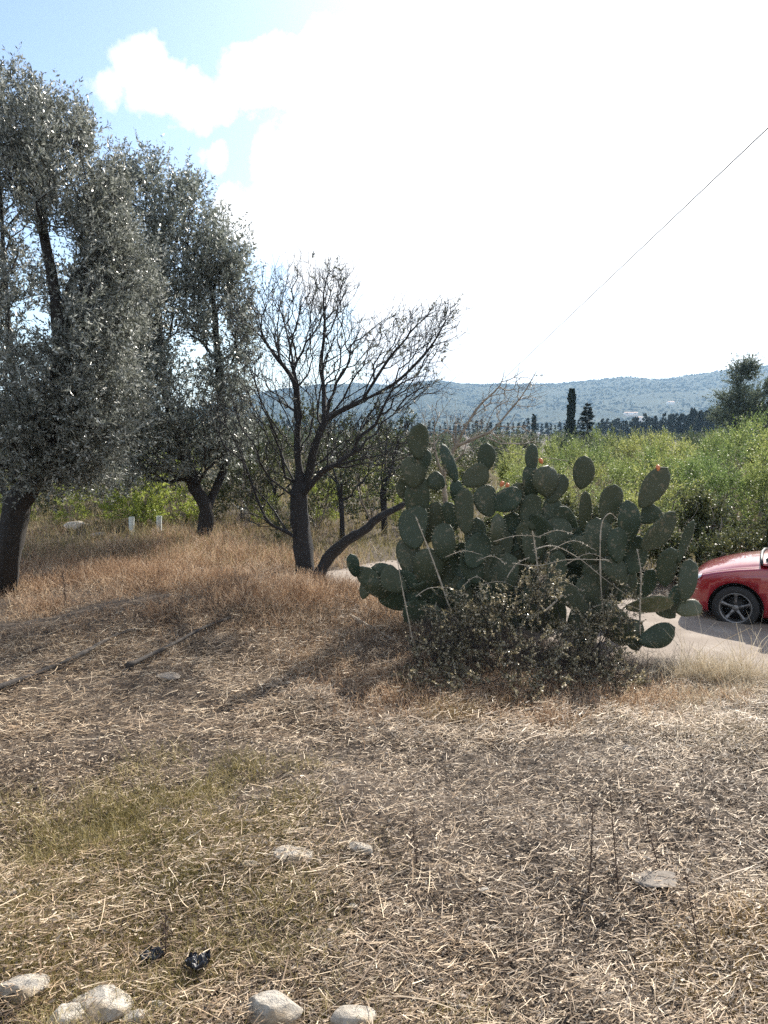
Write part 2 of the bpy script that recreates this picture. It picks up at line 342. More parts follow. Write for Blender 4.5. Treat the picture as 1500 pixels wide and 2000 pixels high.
# ------------------------------------------------------------------ the two olives
def leafy(name, label, cat, nodes, parent, att, tip, root, mleaf, mbark, leaf, n_leaf, bf=.3, thr=3., k=6, group=None, origin=None, spread=.10, upb=.5, shoot=None, twigs=0, knots=0):
    shoot = shoot or leaf[0]*4.2
    pos, par = grow(nodes, parent, att, bf)
    rad = radii(par, tip, root=root)
    for _ in range(1):  # smooth kinks outside the traced limbs
        n0 = len(nodes); sm = pos.copy(); ch = np.zeros_like(pos); cn = np.zeros(len(pos))
        for i in range(n0, len(pos)): ch[par[i]] += pos[i]; cn[par[i]] += 1
        m_ = (np.arange(len(pos)) >= n0) & (cn > 0); sm[m_] = .5*pos[m_]+.25*pos[par[m_]]+.25*ch[m_]/cn[m_][:, None]; pos = sm
    if knots: rad = rad*(1+knots*rng.normal(size=len(rad))*(rad > tip*1.5)); pos[len(nodes):] += rng.normal(size=(len(pos)-len(nodes), 3))*.012; rad[:3] *= np.array([1.5, 1.35, 1.12]); rad[13:] *= .78
    origin = pos[0] if origin is None else np.array(origin)
    t = thing(name, label, cat, origin, 0, group)
    TV = [tubes(pos-origin, par, rad, k)]
    if twigs:   # straight leafless shoots
        tw = np.where((rad < tip*2) & (np.arange(len(pos)) >= len(nodes)))[0]; e = rng.choice(tw, twigs); dd = unit(unit(pos[e]-pos[par[e]])*.6+rdir(twigs, .8)*.55)
        V, Fq = ribbons(pos[e]-origin, dd, .08+.28*rng.random(twigs)**1.5, tip*2.0, .12); TV.append((V, Fq))
    V, Fq = join(*TV); obj('trunk', mesh('trunk', V, Fq, mbark, True), t)
    tw = np.where((rad < tip*thr) & (np.arange(len(pos)) >= len(nodes)))[0]
    if n_leaf:
        per = 16; ns = max(8, n_leaf//per); wgt = rng.random(len(tw))**.6+.1; wgt /= wgt.sum(); e = rng.choice(tw, ns, p=wgt); f = rng.random(ns)[:, None]
        a, b = pos[par[e]], pos[e]; s0 = a+(b-a)*f+rng.normal(size=(ns, 3))*spread*.45; cc = pos[tw].mean(0)
        sdn = unit(unit(b-a)*.5+rdir(ns, upb)*.8+unit(s0-cc)*.45); sl = shoot*(.5+.8*rng.random(ns))
        u = rng.random((ns, per)); p = (s0[:, None]+sdn[:, None]*(sl[:, None]*u)[..., None]).reshape(-1, 3); dS = np.repeat(sdn, per, 0); n_leaf = len(p)
        d = unit(dS*.75+rdir(n_leaf, .15)*.95); L_ = leaf[0]*(.6+.6*rng.random(n_leaf))*(1.15-.45*u.reshape(-1))
        V, Fq = leaves(p-origin, d, L_, leaf[1]*(.7+.6*rng.random(n_leaf)))
        tw_ = ribbons(s0-origin, sdn, sl, max(.004, leaf[1]*.16), .08, seg=1); V, Fq = join((V, Fq), tw_)
        obj('crown', mesh('crown', V, Fq, mleaf), t)
    return t
def limb(pts, Y, dYs=None, m=4):
    dYs = dYs if dYs is not None else [0]*len(pts)
    return smooth_line([P(x, y, Y+dy) for (x, y), dy in zip(pts, dYs)], m)
def skeleton(limbs):
    """limbs: list of (points, attach_index or None) -> nodes, parents; attach = nearest node"""
    nodes, par = [], []
    for pts in limbs:
        if not nodes: prev = -1; start = 0
        else:
            A = np.array(nodes); prev = int(np.argmin(np.linalg.norm(A-pts[0], axis=1))); start = 1
        for q in pts[start:]:
            nodes.append(q); par.append(prev); prev = len(nodes)-1
    return nodes, par

Y1 = 10.0
tb = G(8, 1152)
def holes(att, hs):
    for px, py, Y, rx, ry in hs:
        q = (att-EYE)/(att[:, 1:2]); c = P(px, py, 1.)-EYE; att = att[((q[:, 0]-c[0])*F/rx)**2+((q[:, 2]-c[2])*F/ry)**2 > 1]
    return att
l1 = [smooth_line([tb-[0, 0, .25], tb, P(18, 1060, Y1+.1), P(30, 985, Y1)], 4), limb([(30, 985), (-10, 930), (-60, 800), (-90, 600), (-80, 400)], Y1, [0, .1, .3, .2, .1]),
      limb([(30, 985), (70, 930), (110, 820), (120, 680), (90, 480), (60, 300)], Y1, [0, -.1, -.4, -.5, -.3, 0]), limb([(70, 930), (30, 760), (10, 560), (0, 330)], Y1, [0, .3, .6, .5])]
nodes, par = skeleton(l1)
att = np.concatenate([px_ell(n, cx, cy, rx, ry, Y1+dy, dp) for n, cx, cy, rx, ry, dy, dp in [
    (260, 40, 290, 75, 100, 0, 1.0), (330, 120, 350, 85, 130, -.2, 1.1), (300, -40, 380, 130, 170, .2, 1.3), (30, 5, 185, 20, 35, 0, .4), (30, 75, 205, 25, 35, 0, .4), (40, 150, 265, 30, 50, 0, .4),
    (40, 215, 330, 22, 40, 0, .4), (420, 40, 590, 130, 120, 0, 1.5), (380, 130, 720, 100, 120, -.4, 1.2), (330, 60, 850, 110, 80, -.2, 1.2), (200, -120, 650, 100, 200, .3, 1.3), (150, 190, 600, 60, 120, -.2, .8), (120, 170, 850, 70, 60, -.4, .7), (90, 205, 420, 35, 70, 0, .5), (160, 200, 500, 60, 80, 0, .8), (180, 170, 680, 110, 90, -.5, .8), (170, 200, 790, 80, 80, -.4, .8), (200, 30, 800, 130, 120, .4, 1.2), (120, 150, 900, 90, 40, 0, .8), (150, 250, 560, 50, 120, .2, .8), (120, 195, 470, 50, 80, -.1, .7), (120, 110, 925, 110, 30, 0, .8)]])
att = holes(att, [(105, 490, 10, 60, 34), (70, 640, 10, 50, 40), (205, 300, 10, 25, 30), (-60, 560, 10, 50, 60)])
leafy('olive_tree', 'big silvery olive tree cut off by the left edge, thick leaning trunk in brown weeds', 'tree', nodes, par, att, .0035, .19, m_olive, m_bark, (.076, .020), 125000, bf=.28, thr=4, spread=.16, upb=.9, shoot=.34)

Y2 = 15.5
tb2 = G(392, 1056); Y2 = tb2[1]
l2 = [smooth_line([tb2-[0, 0, .2], tb2, P(402, 1020, Y2), P(400, 985, Y2), P(382, 955, Y2)], 3), limb([(382, 955), (350, 860), (320, 740), (305, 560), (302, 380)], Y2, [0, .2, .3, .2, 0]),
      limb([(402, 1010), (412, 975), (440, 900), (430, 780), (420, 620), (400, 480)], Y2, [0, .1, .3, .3, .1, 0]), limb([(405, 1040), (430, 1005), (450, 975), (490, 940)], Y2, [0, -.2, -.3, -.3]), limb([(350, 860), (270, 790), (220, 680), (200, 560)], Y2, [0, -.3, -.5, -.6])]
nodes, par = skeleton(l2)
att = np.concatenate([px_ell(n, cx, cy, rx, ry, Y2+dy, dp) for n, cx, cy, rx, ry, dy, dp in [
    (40, 303, 345, 14, 40, 0, .3), (150, 300, 430, 42, 70, 0, .9), (40, 372, 375, 18, 35, 0, .3), (230, 365, 440, 62, 80, 0, 1.1), (190, 425, 500, 50, 70, 0, .9), (380, 300, 580, 120, 110, 0, 1.8), (260, 410, 620, 62, 90, 0, 1.1),
    (300, 220, 680, 110, 110, -.2, 1.5), (360, 340, 760, 115, 90, 0, 1.6), (260, 250, 850, 120, 60, -.2, 1.5), (240, 400, 860, 85, 60, 0, 1.2), (120, 200, 500, 60, 70, .4, 1.2), (100, 455, 800, 40, 70, 0, .8), (150, 340, 900, 110, 30, 0, 1.2), (220, 230, 470, 60, 90, .3, 1.2), (220, 230, 600, 90, 90, .2, 1.2), (160, 450, 690, 45, 100, 0, .8), (150, 350, 560, 60, 90, 0, .9), (80, 455, 540, 26, 50, 0, .5), (200, 220, 850, 110, 80, .3, 1.3), (180, 240, 700, 100, 90, .6, 1.2), (120, 200, 910, 120, 30, .3, 1.2), (220, 275, 520, 45, 130, -.6, .9), (120, 440, 850, 60, 60, .3, .9), (90, 460, 640, 40, 90, .2, .7), (220, 265, 720, 50, 130, -.8, .9), (160, 300, 820, 80, 70, -.8, .9), (90, 235, 420, 28, 60, -.4, .6), (120, 265, 370, 22, 50, -.4, .5), (100, 300, 930, 110, 25, 0, 1.)]])
att = holes(att, [(105, 490, 10, 60, 34), (80, 640, 10, 60, 45), (375, 690, 10, 24, 28), (270, 420, 10, 14, 60), (430, 660, 10, 20, 40)])
leafy('olive_tree', 'second olive tree with slim forked dark trunks and pale feathery crown, behind the brown weeds', 'tree', nodes, par, att, .005, .17, m_olive2, m_bark, (.10, .029), 105000, bf=.3, thr=4, spread=.22, upb=.9, shoot=.5)

# ------------------------------------------------------------------ the bare tree
tb3 = G(592, 1128); Y3 = tb3[1]
l3 = [smooth_line([tb3-[0, 0, .2], P(596, 1120, Y3), P(588, 1040, Y3), P(586, 980, Y3), P(586, 925, Y3)], 3),
      limb([(586, 925), (581, 877), (581, 807), (574, 746), (534, 690), (506, 653), (464, 625), (430, 606)], Y3, [0, 0, .1, .1, 0, -.1, -.2, -.3]),
      limb([(574, 746), (571, 700), (560, 650), (545, 600), (520, 560)], Y3, [.1, .3, .5, .6, .7]),
      limb([(588, 960), (604, 925), (613, 881), (634, 825), (665, 803), (707, 783), (753, 760), (791, 732), (842, 676), (875, 620), (900, 590)], Y3, [0, 0, -.1, -.2, -.2, -.3, -.4, -.5, -.6, -.7, -.8]),
      limb([(634, 825), (632, 760), (627, 713), (634, 643), (632, 573), (645, 520)], Y3, [-.2, 0, .1, .1, 0, 0]),
      limb([(627, 713), (680, 680), (705, 640), (715, 600)], Y3, [.1, .3, .5, .6]),
      limb([(586, 975), (604, 951), (632, 919), (669, 905), (735, 891), (800, 880)], Y3, [0, -.2, -.4, -.6, -.8, -1]),
      limb([(586, 950), (576, 942), (534, 919), (497, 891), (450, 849), (400, 816)], Y3, [0, 0, -.3, -.5, -.8, -1.0]),
      limb([(591, 1060), (562, 1040), (525, 1020), (501, 970), (487, 928)], Y3, [0, -.2, -.4, -.5, -.6]),
      limb([(753, 760), (800, 752), (850, 755), (905, 762)], Y3, [-.4, -.2, 0, .1]),
      limb([(707, 783), (760, 700), (800, 650), (800, 600)], Y3, [-.3, -.7, -.9, -1]),
      limb([(574, 800), (520, 770), (470, 740), (430, 730)], Y3, [.1, .4, .7, .8])]
nodes, par = skeleton(l3)
att = np.concatenate([px_ell(n, cx, cy, rx, ry, Y3+dy, dp) for n, cx, cy, rx, ry, dy, dp in [
    (340, 585, 610, 95, 95, .1, 1.3), (150, 650, 570, 50, 60, 0, .8), (110, 500, 620, 60, 60, -.1, .8), (180, 690, 680, 80, 60, 0, 1.1), (230, 810, 660, 85, 65, -.5, 1.0), (50, 870, 620, 35, 35, -.6, .4), (260, 560, 730, 110, 65, 0, 1.3),
    (110, 800, 760, 90, 30, -.3, .8), (110, 460, 800, 80, 50, -.5, .8), (200, 690, 830, 130, 70, -.2, 1.2), (90, 740, 890, 90, 30, -.6, .6), (90, 500, 880, 60, 60, -.4, .6), (60, 500, 980, 35, 45, -.4, .4), (120, 620, 860, 90, 60, .2, 1.2)]])
att = np.concatenate([att, att+rng.normal(size=att.shape)*.12])
t = leafy('bare_tree', 'nearly leafless dark tree with spreading bare twigs, left of the prickly pears', 'tree', nodes, par, att, .0034, .152, m_olive, m_bark2, (.045, .026), 3200, bf=.5, thr=1.3, k=9, spread=.02, shoot=.2, twigs=5200, knots=.09)
# low leaning second stem of the same stool
ln = smooth_line([G(612, 1136)-[0, 0, .1], P(640, 1092, Y3-.2), P(675, 1058, Y3-.4), P(712, 1036, Y3-.5), P(745, 1008, Y3-.6), P(778, 992, Y3-.6), P(830, 960, Y3-.6)], 4)
V, Fq = tube_line(ln-tb3+[0, 0, .2]+rng.normal(size=ln.shape)*.006, np.linspace(.115, .03, len(ln))*(1+.05*rng.normal(size=len(ln))), 10); s_ = obj('stem', mesh('stem', V, Fq, m_bark2, True), t); s_.location = (0, 0, 0)
tr = [c for c in t.children if c.name.startswith('trunk')][0]

# leafless shrub behind the prickly pears
sb = np.array([P(880, 1020, 10.8)[0], 10.8, 0.]); sb[2] = hz(sb[0], sb[1])-.05
l4 = [smooth_line([sb, P(872, 1000, 10.8), P(865, 930, 10.7), P(890, 872, 10.6)], 3), limb([(890, 872), (930, 855), (962, 840), (992, 806), (1020, 772), (1048, 725)], 10.6, [0, -.1, -.2, -.2, -.2, -.2]),
      limb([(890, 872), (930, 800), (975, 755), (985, 722)], 10.6), limb([(870, 930), (900, 890), (950, 872), (1010, 886), (1110, 900)], 10.6, [0, -.4, -.9, -1.3, -1.6]), limb([(865, 930), (850, 880), (850, 830), (880, 780)], 10.6)]
nodes, par = skeleton(l4)
att = np.concatenate([px_ell(n, cx, cy, rx, ry, 10.6+dy, dp) for n, cx, cy, rx, ry, dy, dp in [(70, 990, 780, 60, 45, 0, .5), (80, 920, 830, 70, 45, 0, .6), (50, 1000, 850, 60, 30, -.2, .5), (30, 1020, 760, 35, 40, 0, .3), (50, 880, 880, 60, 50, 0, .5), (40, 850, 830, 40, 50, 0, .4)]])
leafy('bare_shrub', 'small leafless shrub with pale arching twigs sticking up behind the prickly pears', 'shrub', nodes, par, att, .0035, .035, m_olive, m_twig, (.03, .015), 160, bf=.3, thr=1.2, k=4, spread=.01, twigs=260)

# ------------------------------------------------------------------ scrub and bushes (prototypes, then copies)
def bush_proto(name, label, cat, group, h, r, n_att, n_leaf, leaf, mleaf, mbark, stems=7, up=1.2, tip=.003, root=.03, spread=.06, trunk=0., bf=.25, shell=.15, k=4, shoot=None):
    nodes, par = [np.zeros(3)-[0, 0, .1]], [-1]
    if trunk: nodes += [np.array([0, 0, trunk*.5]), np.array([.03, 0, trunk])]; par += [0, 1]
    base = len(nodes)-1
    for i in range(stems):
        a = rng.random()*6.28; p = base
        for q in np.linspace(.2, .8, 4):
            nodes.append(np.array([math.cos(a)*r*.55*q, math.sin(a)*r*.55*q, trunk+(h-trunk)*q*.9])+rng.normal(size=3)*.03); par.append(p); p = len(nodes)-1
    cl = []
    for _ in range(max(6, n_att//28)):
        c = ell(1, (0, 0, trunk+(h-trunk)*.5), (r*.8, r*.8, (h-trunk)*.45), shell)[0]; cl.append(ell(28, c, np.array([.3, .3, .32])*r))
    att = np.concatenate(cl)[:n_att]; att = att[att[:, 2] > .05]
    return leafy(name, label, cat, nodes, par, att, tip, root, mleaf, mbark, leaf, n_leaf, bf=bf, thr=2.6, k=k, group=group, origin=(0, 0, 0), spread=spread, upb=up, shoot=shoot)

def ground(x, y): return (x, y, float(hz(x, y)))
def scatter(protos, spots, label=None, smin=.85, smax=1.15):
    used = set()
    for i, (x, y, s) in enumerate(spots):
        j = i % len(protos); pr = protos[j]; s_ = s*(smin+(smax-smin)*rng.random()); rz = rng.random()*6.28
        if j not in used:
            used.add(j); pr.location = ground(x, y); pr.rotation_euler[2] = rz; pr.scale = (s_,)*3
        else: dup(pr, ground(x, y), rz, s_, sz=s_*(.9+.2*rng.random()))
# tall yellow-green field growth on the right
gl = 'tall yellow-green bush in the thicket beyond the red car'
fp = [bush_proto('field_bush', gl, 'bush', 'yellow-green bushes of the thicket', 2.35, 1.1, 300, 6500, (.075, .026), m_field, m_twig, stems=9, spread=.09, up=1.6, shoot=.5) for _ in range(3)]
sp = []
for Yr, x0, x1, hs in ((17.5, 4.6, 12, .90), (20, 4.7, 14, .95), (23, 4.9, 16, 1.0), (27, 5.0, 19, 1.0), (32, 5.6, 22, 1.02), (38, 6.5, 26, 1.02)):
    x = x0
    while x < x1: sp.append((x+rng.normal()*.2, Yr+rng.normal()*.6, hs*(.80+.30*np.clip((x/Yr-.2)/.3, 0, 1)))); x += 1.35+.2*rng.random()
scatter(fp, sp)
# undergrowth hedge right behind the car and road
hl = 'low dark-green bramble bush on the far verge of the dirt road'
hp = [bush_proto('bramble_bush', hl, 'bush', 'bramble bushes on the far verge', 1.1, .85, 220, 5200, (.055, .034), m_green, m_twig, stems=8, spread=.07) for _ in range(2)]
sp = []
for s in np.arange(-8.5, 5.5, .85):
    for o_ in (2.9, 4.0):
        q = RC+RD*s+RN*(o_+rng.random()*.4); sp.append((q[0], q[1], (.80 if s > 1 else 1.0)*(1 if o_ < 3 else 1.15)))
scatter(hp, sp)
# mixed scrub behind the bare tree and the cactus
ml = 'olive-green scrub bush in the middle distance behind the bare tree'
mp = [bush_proto('scrub_bush', ml, 'bush', 'scrub bushes behind the bare tree', 2.5, 1.25, 320, 5200, (.075, .04), m_green, m_twig, stems=7, trunk=.05, spread=.10, root=.06) for _ in range(2)]
sp = [(-1.6, 17.6, .62), (-.3, 18.4, .7), (.9, 17.2, .6), (-8.4, 19.5, .72), (-7.6, 20.4, .75), (-9.8, 19.8, .75), (-3.6, 18.6, .62), (-6.9, 24, .8), (-11, 20, .8), (-3.1, 19.4, .7), (-4.4, 20.5, .75), (1.9, 19.2, .7), (-2.2, 16.0, .45), (-6.6, 22, .9), (-2.4, 21, 1.0), (-.6, 22.5, 1.05), (1.0, 21.5, .9), (-4.2, 23, 1.0), (-7.5, 24, 1.1), (-9.8, 22, 1.1), (-11.5, 25, 1.3), (2.4, 24, .8), (-5.8, 27, 1.2), (-13, 22, 1.1), (-8.6, 29, 1.4), (-3.4, 28, 1.2), (.6, 29, 1.1), (3.2, 27, .8)]
scatter(mp, sp)
yl = 'bright lime-green bush glowing behind the trees'
yp = [bush_proto('lime_bush', yl, 'bush', 'lime-green bushes behind the trees', 1.9, 1.15, 300, 6000, (.07, .035), m_bright, m_twig, stems=8, spread=.09) for _ in range(2)]
sp = [(-5.9, 17.8, 1.0), (-5.3, 18.6, 1.0), (-6.4, 18.9, .95), (-7.6, 18.0, .55), (-9.2, 18.5, .6), (-1.6, 19.2, .5), (.6, 19.6, .55), (2.0, 22, .7), (3.4, 20, .6), (-.4, 24, .8), (4.6, 26, .75), (2.9, 30, .8), (-10.4, 21, .7), (1.4, 17.8, .5), (-2.9, 18.2, .45)]
scatter(yp, sp)
# small thin-stemmed trees behind the bare tree
tl = 'slim scrubby tree with sparse leaves just behind the trunk of the bare tree'
tp = [bush_proto('scrub_tree', tl, 'tree', 'slim scrubby trees behind the bare tree', 3.3, 1.2, 260, 2200, (.06, .03), m_green, m_bark2, stems=4, trunk=1.0, spread=.06, root=.08, tip=.004) for _ in range(2)]
scatter(tp, [(-.95, 16.6, .85), (.0, 17.6, .88), (-2.7, 18.4, .8)])
# groves on the plain, rows of low round trees
ol = 'round grey-green olive tree in the groves of the plain'
op = [bush_proto('plain_tree', ol, 'tree', 'round trees of the plain groves', 2.0, 1.7, 200, 1900, (.22, .11), m_plain, m_bark, stems=4, trunk=.15, spread=.25, root=.12, tip=.01) for _ in range(2)]
sp = []
for Yr in (48, 58, 70, 85, 105, 130, 165, 210):
    for q in np.arange(-.62, .62, 4.6/Yr): sp.append((q*Yr+rng.normal()*.9, Yr+rng.normal()*2.5, .85+.25*rng.random()))
scatter(op, sp)

# ------------------------------------------------------------------ conifers
def conifer(name, label, h, rad_fn, n, leaf, m, group=None, up=.3, cat='tree', rag=.25):
    t = thing(name, label, cat, (0, 0, 0), 0, group)
    pts = smooth_line([(0, 0, -.3), (.02*h*.1, 0, h*.4), (0, 0, h*.97)], 4)
    V, Fq = tube_line(pts, np.linspace(.016*h+.03, .01, len(pts)), 6); obj('trunk', mesh('trunk', V, Fq, m_bark), t)
    nb = max(60, n//60); zb = h*(.06+.93*rng.random(nb)**1.0); ab = rng.random(nb)*6.28; rb = rad_fn(zb/h)*(1-rag+2*rag*rng.random(nb))
    e = rng.integers(0, nb, n); f = rng.random(n)**.6; z = zb[e]+up*rb[e]*f+rng.normal(size=n)*h*.006
    a = ab[e]+rng.normal(size=n)*.22; r = rb[e]*f
    p = np.stack([np.cos(a)*r, np.sin(a)*r, z], 1); d = unit(np.stack([np.cos(a), np.sin(a), np.full(n, up*1.5)], 1)+rdir(n)*.6)
    V, Fq = leaves(p, d, leaf[0]*(.6+.8*rng.random(n)), leaf[1]); obj('crown', mesh('crown', V, Fq, m), t)
    return t
def at_px(px, ytop, Y): p = P(px, ytop, Y); return p[0], p[2]
cyp = lambda w_: (lambda q: w_*np.minimum(1, np.sqrt(np.clip(1-q, 0, 1)*2.2))*(.85+.15*np.sin(q*9)))
cone = lambda w_: (lambda q: w_*(np.clip(1-q, 0, 1)**.85)+.05)
def put(t, px, ytop, Yd): x, z = at_px(px, ytop, Yd); t.location = (x, Yd, float(hz(x, Yd))); return t
Yd = 95; h = at_px(1115, 760, Yd)[1]
put(conifer('cypress_tree', 'tall slim dark cypress standing alone above the field on the right', h, cyp(.66), 12000, (.30, .11), m_conif, up=1.6, rag=.12), 1117, 760, Yd)
Yd = 100; h = at_px(1147, 785, Yd)[1]
put(conifer('conifer_tree', 'small dark conifer with open tiered branches right of the tall cypress', h, cone(1.45), 4200, (.36, .10), m_conif, up=-.05, rag=.4), 1148, 785, Yd)
Yd = 150; h = at_px(1043, 810, Yd)[1]
put(conifer('cypress_tree', 'short thin far cypress left of the tall one', h, cyp(.5), 2500, (.4, .14), m_conif, up=1.5, rag=.2), 1043, 810, Yd)
# pale pine on the right edge
Yd = 62.; x, z = at_px(1450, 712, Yd); pb = np.array([x, Yd, 0])
nodes, par = skeleton([smooth_line([pb, pb+[.1, 0, z*.3], pb+[-.1, 0, z*.7], pb+[0, 0, z*.95]], 4)])
att = np.concatenate([px_ell(n, cx, cy, rx, ry, Yd+dy, dp) for n, cx, cy, rx, ry, dy, dp in [(45, 1448, 735, 20, 25, 0, .7), (40, 1466, 725, 12, 14, 0, .4), (70, 1440, 775, 35, 20, 0, 1.3), (80, 1470, 790, 38, 25, 0, 1.5), (110, 1440, 812, 50, 24, 0, 1.8), (110, 1495, 815, 45, 30, 0, 1.8), (40, 1505, 760, 20, 16, 0, .7)]])
leafy('pine_tree', 'pale wispy pine rising above the thicket by the right edge', 'tree', nodes, par, att, .018, .16, m_pine, m_bark, (.26, .07), 20000, bf=.4, thr=3, k=5, origin=pb, spread=.16)
# far row of dark conifers below the hill
rl = 'dark conifer in the long far tree row below the hill'
rp = [conifer('row_conifer', rl, 10., cone(1.7+.5*i), 1400, (.9, .34), m_conif, group='conifers of the far tree row', up=.2, rag=.35) for i in range(3)]
first = set(); k_ = 0
xs_ = list(np.arange(1165, 1420, 3.4))+list(np.arange(1420, 1560, 6))+list(np.arange(860, 1165, 9))+list(np.arange(420, 860, 11))
for q, px in enumerate(xs_):
    Yd = np.interp(px, [400, 860, 1165, 1400, 1560], [330, 330, 330, 250, 240])*(1+.03*rng.normal()); top = np.interp(px, [400, 860, 1000, 1165, 1300, 1400, 1560], [822, 826, 830, 826, 816, 800, 798])+rng.normal()*4.5
    x, z = at_px(px+rng.normal()*1.5, top, Yd); j = q % 3; s = z/10.
    if j not in first: first.add(j); o = rp[j]; o.location = (x, Yd, 0); o.scale = (s*.75, s*.75, s); o.rotation_euler[2] = rng.random()*6
    else: o = dup(rp[j], (x, Yd, 0), rng.random()*6, s*.75, sz=s)
# far-off woodland carpeting the hillside
n = 26000
x = rng.uniform(-1600, 2300, n); y = 1000+1640*rng.random(n)**.8; z = hill_z(x, y); keep = z > -3; x, y, z = x[keep], y[keep], z[keep]; n = len(x)
den = fbm(x/90, y/90, 1., 8)+rng.normal(size=n)*.6 > -.5; x, y, z = x[den], y[den], z[den]; n = len(x)
ico = np.array([(0, 0, 1.1), (.9, .1, .45), (.2, .95, .4), (-.8, .5, .5), (-.6, -.8, .4), (.5, -.85, .5), (.6, .6, -.4), (-.4, .8, -.4), (-.95, -.2, -.4), (0, -1, -.4), (.9, -.4, -.4)])
icf = np.array([(0,1,2),(0,2,3),(0,3,4),(0,4,5),(0,5,1),(1,6,2),(2,6,7),(2,7,3),(3,7,8),(3,8,4),(4,8,9),(4,9,5),(5,9,10),(5,10,1),(1,10,6)])
sc_ = (1.8+2.4*rng.random(n)**2)[:, None, None]; V = (ico[None]*(1+.3*rng.normal(size=(n, 11, 1)))*sc_*np.array([1.15, 1.15, .8])+np.stack([x, y, z+.8], 1)[:, None]).reshape(-1, 3)
m_wood = mat('hill_wood', ramp=[(0, (.016, .024, .015)), (.6, (.024, .033, .02)), (1, (.034, .044, .027))], island=True, rough=1, spec=.1)
obj('hillside_woodland', mesh('hillside_woodland', V, (icf[None]+np.arange(n)[:, None, None]*11).reshape(-1, 3), m_wood), label='mass of blue-green scrub and woodland covering the far hillside', cat='woodland', kind='stuff')

# small white buildings at the foot of the hill
m_white = mat('white_wall', (.80, .79, .76), .7); m_roof = mat('tile_roof', ramp=[(.3, (.32, .17, .11)), (.7, (.45, .28, .2))], noise=2); m_dark = mat('window_dark', (.03, .035, .04), .2)
def house(px, py, Yd, wd, ht, dp, label, rz=0):
    p = P(px, py, Yd); zz = float(hill_z(p[0], Yd)) if Yd > 1000 else float(hz(p[0], Yd)); zb = max(zz, p[2]-ht) if Yd > 1000 else 0
    t = thing('farm_building', label, 'building', (p[0], Yd, zb), rz)
    V, Fq = box((0, 0, ht/2-1.5), (wd, dp, ht+3)); obj('wall', mesh('wall', V, Fq, m_white), t)
    a, b, hh_ = wd/2+.3, dp/2+.3, ht+.02
    V = np.array([(-a, -b, hh_), (a, -b, hh_), (a, b, hh_), (-a, b, hh_), (-a, 0, hh_+ht*.35), (a, 0, hh_+ht*.35)]); obj('roof', mesh('roof', V, [(0, 1, 5, 4), (2, 3, 4, 5), (0, 4, 3), (1, 2, 5), (3, 2, 1, 0)], m_roof), t)
    for k in (-.3, .3):
        V, Fq = box((k*wd, -dp/2-.02, ht*.55), (wd*.1, .06, ht*.3)); obj('window', mesh('window', V, Fq, m_dark), t)
house(1310, 785, 1500, 13, 4, 8, 'long white farm building halfway up the far hill')
house(1250, 815, 1030, 6, 3, 5, 'small white building at the foot of the hill behind the far tree row', .2)
house(1232, 806, 1180, 20, 3, 8, 'pale low farm building between the far tree row and the slope', -.15)
# white marker hut seen left of the small cypress
p = P(1051, 853, 140); t = thing('marker_post', 'small white marker post on the plain beside the short thin cypress', 'post', (p[0], 140, 0))
V, Fq = box((0, 0, 1.1), (.28, .28, 2.2)); obj('post_shaft', mesh('post_shaft', V, Fq, m_white), t); V, Fq = box((0, 0, 2.26), (.7, .4, .5)); obj('cap', mesh('cap', V, Fq, m_white), t)

# overhead cable and its far pole
p0 = P(1900, -130, 7.2); pe = P(890, 829, 60.)
mw = mat('cable_rubber', (.06, .06, .065), .6)
u = np.linspace(0, 1, 60)[:, None]; u = u**3; pts = p0*(1-u)+pe*u
V, Fq = tube_line(pts, .009, 5); obj('overhead_cable', mesh('overhead_cable', V, Fq, mw, True), label='thin overhead cable slanting across the bright sky down to the hill', cat='cable')
m_pole = mat('weathered_pole', ramp=[(.3, (.12, .10, .08)), (.7, (.2, .17, .14))], noise=5)
t = thing('utility_pole', 'thin wooden pole holding the slanting cable, behind the leafless shrub', 'pole', (pe[0], pe[1], 0))
V, Fq = tube_line([(0, 0, -.3), (0, 0, 3), (0, 0, pe[2]+.25)], [.11, .1, .075], 8); obj('shaft', mesh('shaft', V, Fq, m_pole, True), t)
V, Fq = tube_line([(0, 0, pe[2]-.1), (0, 0, pe[2]), (0, 0, pe[2]+.02)], [.11, .11, .06], 8); obj('insulator', mesh('insulator', V, Fq, m_white, True), t)

